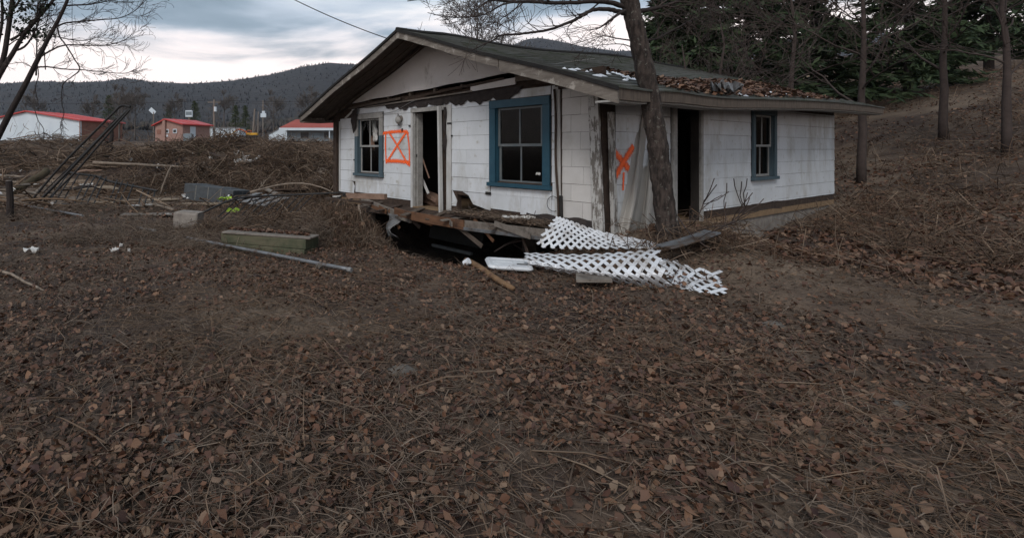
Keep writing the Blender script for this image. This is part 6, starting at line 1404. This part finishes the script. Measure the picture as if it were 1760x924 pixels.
def brush_pile(px, z, w, d, h_, n, label, length=0.9, rad=0.012, mat='brush'):
    c = GX(px, z); x = NR.normal(c.x, w / 2.2, n); y = NR.normal(c.y, d / 2.2, n); k = clear_of_house(x, y, 0.25); x, y = x[k], y[k]
    hh_ = h_ * np.exp(-((x - c.x) / w * 1.7) ** 2 - ((y - c.y) / d * 1.7) ** 2)
    o = sticks('brush_pile', x, y, length, rad, mat, label, z=g_full(x, y) + NR.random(len(x)) * hh_, lift=0.02, pitch=0.5, bend=0.45, cat='brush')
brush_pile(360, 21, 4.5, 2.0, 1.3, 1900, 'dark root tangle behind the toppled dark blocks', 1.0, 0.014)
brush_pile(505, 23, 4.0, 2.2, 1.7, 1700, 'tall brush heap left of the house', 1.0, 0.013)
brush_pile(235, 19, 2.6, 1.6, 0.9, 900, 'dark brush behind the lying railing', 0.8, 0.010)
brush_pile(430, 18.5, 3.0, 1.6, 0.9, 1500, 'brown root tangle right of the dark blocks', 0.8, 0.010)
brush_pile(300, 26, 4.5, 2.4, 0.8, 1500, 'rust brown brush mound in the middle of the field', 1.1, 0.015)
brush_pile(150, 27, 4.0, 2.0, 0.8, 1100, 'brush mound behind the leaning railing', 1.1, 0.015)
brush_pile(420, 27, 4.5, 2.2, 0.9, 1500, 'brush mound around the whitened branch', 1.1, 0.015)
brush_pile(560, 16.5, 1.6, 1.6, 1.0, 1300, 'brush pressed against the lower left house corner', 0.7, 0.009)
brush_pile(20, 29, 4.0, 2.4, 0.8, 1100, 'brush mound at the far left edge', 1.1, 0.015)
brush_pile(490, 13.8, 2.2, 0.9, 0.3, 1200, 'low brush behind the arched railing', 0.6, 0.006)
brush_pile(270, 40, 7, 3, 1.2, 1000, 'brown brush bank below the brick building', 1.4, 0.022)
brush_pile(440, 44, 8, 3, 1.2, 1000, 'brush bank below the excavator', 1.4, 0.022)
brush_pile(70, 40, 7, 3, 1.2, 1000, 'brush bank below the white building', 1.4, 0.022)
brush_pile(545, 36, 5, 3, 2.0, 900, 'brush bank below the red shingle building', 1.3, 0.02)
brush_pile(530, 11.2, 1.8, 1.2, 0.32, 1300, 'low brush around the arched railing', 0.5, 0.005)
brush_pile(360, 10.3, 0.7, 0.6, 0.35, 500, 'clump of vines beside the concrete block', 0.4, 0.004)
brush_pile(545, 8.9, 0.5, 0.5, 0.55, 420, 'grey vines at the right end of the green timbers', 0.4, 0.004, 'twig')
# heap of roots and dead grass beside the hole
n = 4600; c = P(592, 430, 9.8); ax = NR.normal(0, 0.30, n); f = NR.random(n)
x = c.x + ax + 0.15 * f; y = c.y + NR.normal(0, 0.28, n) - 0.75 * f
zt = 0.50 - 0.55 * f ** 0.9 - 0.9 * ax ** 2 + 0.35 * fbm(x * 2.5, y * 2.5, 3, 66) + NR.normal(0, 0.06, n); zg = g_full(x, y)
sticks('root_heap', x, y, 0.36, 0.0046, 'brush', 'heap of hanging roots and dead grass beside the hole under the house', z=np.maximum(zg, zt * 0.9), lift=0.03, dirz=NR.normal(-0.9, 0.45, n), bend=0.4, cat='roots')
n = 2600; ax = NR.normal(0, 0.31, n); f = NR.random(n); x = c.x + ax + 0.15 * f; y = c.y + NR.normal(0, 0.28, n) - 0.75 * f + 0.05
leaves('heap_leaves', x, y, 0.09, 'leaf', 'brown leaves caught in the root heap', z=np.maximum(g_full(x, y), 0.46 - 0.55 * f ** 0.9 - 0.9 * ax ** 2), lift=0.05, tilt=1.2)
log('bare branch hanging over the root heap', [P(617, 352, 9.5), P(622, 378, 9.3), P(634, 400, 9.1), P(646, 415, 9.0)], 0.022, 0.012, 'pale_log', 'branch', cat='branch')
f = NR.random(420)
tp0, tp1 = p_tim, q_tim; lx = tp0.x + (tp1.x - tp0.x) * f + NR.normal(0, 0.02, 420); ly = tp0.y + (tp1.y - tp0.y) * f + 0.04 + np.abs(NR.normal(0, 0.09, 420)); k = ly < tp0.y + (tp1.y - tp0.y) * f + 0.2
leaves('timber_leaves', lx[k], ly[k], 0.055, 'leaf', 'dead leaves lying on the green timbers', z=np.full(int(k.sum()), tp0.z + 0.338), lift=0.02)
# leaves lodged on the roof and on the ledge
s = NR.uniform(6.6, 8.0, 2600); t = NR.uniform(0.8, 7.5, 2600) ; p = np.array([tuple(H(a, b_, roof_z(a, b_) - 0.02)) for a, b_ in zip(s, t)])
leaves('roof_leaves', p[:, 0], p[:, 1], 0.08, 'leaf', 'brown leaves lodged on the lower roof slope', z=p[:, 2], lift=0.02)
s = NR.uniform(4.7, 6.8, 900); t = NR.uniform(-0.44, -0.05, 900); p = np.array([tuple(H(a, b_, 0)) for a, b_ in zip(s, t)])
leaves('ledge_leaves', p[:, 0], p[:, 1], 0.06, 'leaf_pale', 'dead leaves and moss on the floor ledge', z=np.full(900, R0 - 1.185) + 0.0 * s, lift=0.03)
s = NR.uniform(4.5, 6.8, 260); t = NR.uniform(-0.5, -0.05, 260); p = np.array([tuple(H(a, b_, 0)) for a, b_ in zip(s, t)])
sticks('ledge_twigs', p[:, 0], p[:, 1], 0.4, 0.004, 'twig', 'twigs lying along the floor ledge', z=np.full(260, R0 - 1.17), lift=0.05, pitch=0.15)

c = P(1150, 415, 7.0); x = NR.normal(c.x + 0.1, 0.45, 520); y = NR.normal(c.y - 0.25, 0.3, 520)
sticks('trunk_brush', x, y, 0.45, 0.005, 'brush', 'tangled dead brush at the foot of the thick trunk', lift=0.22, pitch=0.5, bend=0.35, cat='brush')
px_ = NR.uniform(915, 1180, 150); py_ = 440 + 0.14 * (px_ - 915) + NR.uniform(-6, 16, 150); p = np.array([tuple(P(a, b_, GP(a, b_).y - 0.16)) for a, b_ in zip(px_, py_)])
leaves('lattice_leaves', p[:, 0], p[:, 1], 0.05, 'leaf', 'brown leaves caught in the fallen lattice', z=p[:, 2], lift=0.01, tilt=0.8)
# ------------------------------------------------------------------ scraps
def scrap(px, py, w, label, mat='scrap_white', h_=0.10, d=0.5, dz=0.02, name='plastic_scrap', cat='scrap', z=None):
    c = GP(px, py, dz) if z is None else P(px, py, z); sz = w * c.y / FPX
    crumple(name, c, (sz, sz * d * 1.6, max(h_, sz * 0.4)), mat, int(px * 3 + py), None, label, cat, n=7, thick=0.004, origin=c)
scrap(54, 438, 30, 'crumpled white scrap in the leaves near the left edge')
scrap(197, 436, 15, 'crinkled white scrap in the leaves left of the buried pipe')
scrap(208, 429, 5, 'tiny white crumb above the crinkled scrap')
scrap(222, 437, 5, 'tiny white crumb right of the crinkled scrap')
scrap(150, 323, 28, 'white plastic sheet seen through the lying railing')
scrap(118, 300, 10, 'white scrap at the foot of the leaning railing')
scrap(62, 320, 12, 'white scrap behind the wooden post')
scrap(388, 357, 24, 'bright lime green plastic piece under the arched railing', 'lime', name='lime_plastic', dz=0.20)
scrap(402, 377, 26, 'smaller lime green strip below the arched railing', 'lime', name='lime_plastic', d=0.25, dz=0.16)
scrap(440, 352, 22, 'pale plastic scrap among the grey slats', 'scrap_white')
scrap(288, 373, 8, 'white crumb left of the concrete block')
scrap(362, 275, 6, 'small white box in the debris below the utility pole', h_=0.2)
scrap(410, 242, 24, 'white torn sheet on the bank below the excavator', h_=0.5)
scrap(365, 244, 8, 'white rag on the bank below the utility pole', h_=0.4)
scrap(478, 242, 8, 'white boards heaped below the white gable shed', h_=0.2)
scrap(488, 262, 5, 'white crumb on the bank left of the house', h_=0.2)
scrap(490, 270, 4, 'lower white crumb on the bank left of the house', h_=0.2)
scrap(565, 272, 8, 'white scrap close to the house corner post', h_=0.2)
scrap(535, 250, 10, 'pale scrap below the red shingle building', h_=0.3)
scrap(122, 251, 9, 'white scrap on the bank below the white building', h_=0.3)
scrap(140, 253, 7, 'small white scrap right of the other on the bank', h_=0.2)
scrap(45, 238, 30, 'pale rubble heap against the white building', 'concrete', h_=0.9)
scrap(548, 465, 14, 'flat tan stone under the end of the long pipe', 'fieldstone', h_=0.08, name='flat_stone', cat='stone')
scrap(700, 478, 12, 'pale leaf like scrap in front of the hole', 'plank_pale', h_=0.05)
scrap(925, 302, 8, 'wad of white insulation on the blue window sill', h_=0.08, z=None if False else 8.42, name='insulation_wad', cat='insulation')
c_ = H(5.85, -0.25, R0 - 1.15); crumple('siding_debris', c_, (0.34, 0.22, 0.07), 'scrap_white', 31, None, 'broken white siding pieces on the ledge left of the lattice', 'debris', origin=c_)
c_ = H(6.05, -0.12, R0 - 1.14); crumple('siding_debris', c_, (0.2, 0.16, 0.08), 'scrap_white', 37, None, 'smaller white siding piece on the ledge touching the lattice', 'debris', origin=c_)
# stray stones and sticks on the open ground right of and before the frame's centre
rs = random.Random(9)
for i, (px, py, w, lb) in enumerate(((690, 640, 60, 'flat grey stone half sunk in the leaves below the wooden pole'), (1330, 560, 46, 'small grey stone in the leaves below the lattice end'), (1530, 700, 70, 'rough grey stone at the lower right'), (300, 760, 60, 'grey stone among leaves at the lower left'))):
    c = GP(px, py, -0.02, 1.2); sz = w * c.y / FPX; mb = MB(); n = 9
    rows = []
    for a in range(7):
        th = math.pi * a / 6; rows.append([c + Vector((sz / 2 * math.sin(th) * math.cos(2 * math.pi * b_ / n) * rs.uniform(.8, 1.1), sz / 2.4 * math.sin(th) * math.sin(2 * math.pi * b_ / n) * rs.uniform(.8, 1.1), sz / 4 * math.cos(th))) for b_ in range(n)])
    for r_ in rows: r_.append(r_[0])
    tag(mb.grid(rows).build('stone', 'fieldstone', None, origin=c, smooth=True), lb, 'stone')
for pl, lb in (([(820, 720), (900, 700), (960, 704), (1010, 690)], 'crooked fallen branch across the lower middle ground'), ([(1380, 640), (1450, 622), (1530, 618)], 'fallen branch on the right leaves')):
    log(lb, [GP(a, b_, 0.015, 1.0) for a, b_ in pl], 0.010, 0.004, 'bark_dark', 'branch', cat='branch', n=7)

# ------------------------------------------------------------------ the air
m, nt, b = new_mat('haze_air'); nt.nodes.remove(b)
pv = nt.nodes.new('ShaderNodeVolumePrincipled'); pv.inputs['Color'].default_value = (0.74, 0.83, 0.96, 1); pv.inputs['Density'].default_value = 0.00009; pv.inputs['Anisotropy'].default_value = 0.2
nt.links.new(pv.outputs[0], nt.nodes['Material Output'].inputs['Volume'])
hzb = MB().b2(-3400, 5600, -700, 2700, -3, 420).build('haze', 'haze_air'); tag(hzb, 'thin bluish air in the valley', 'haze', kind='stuff')
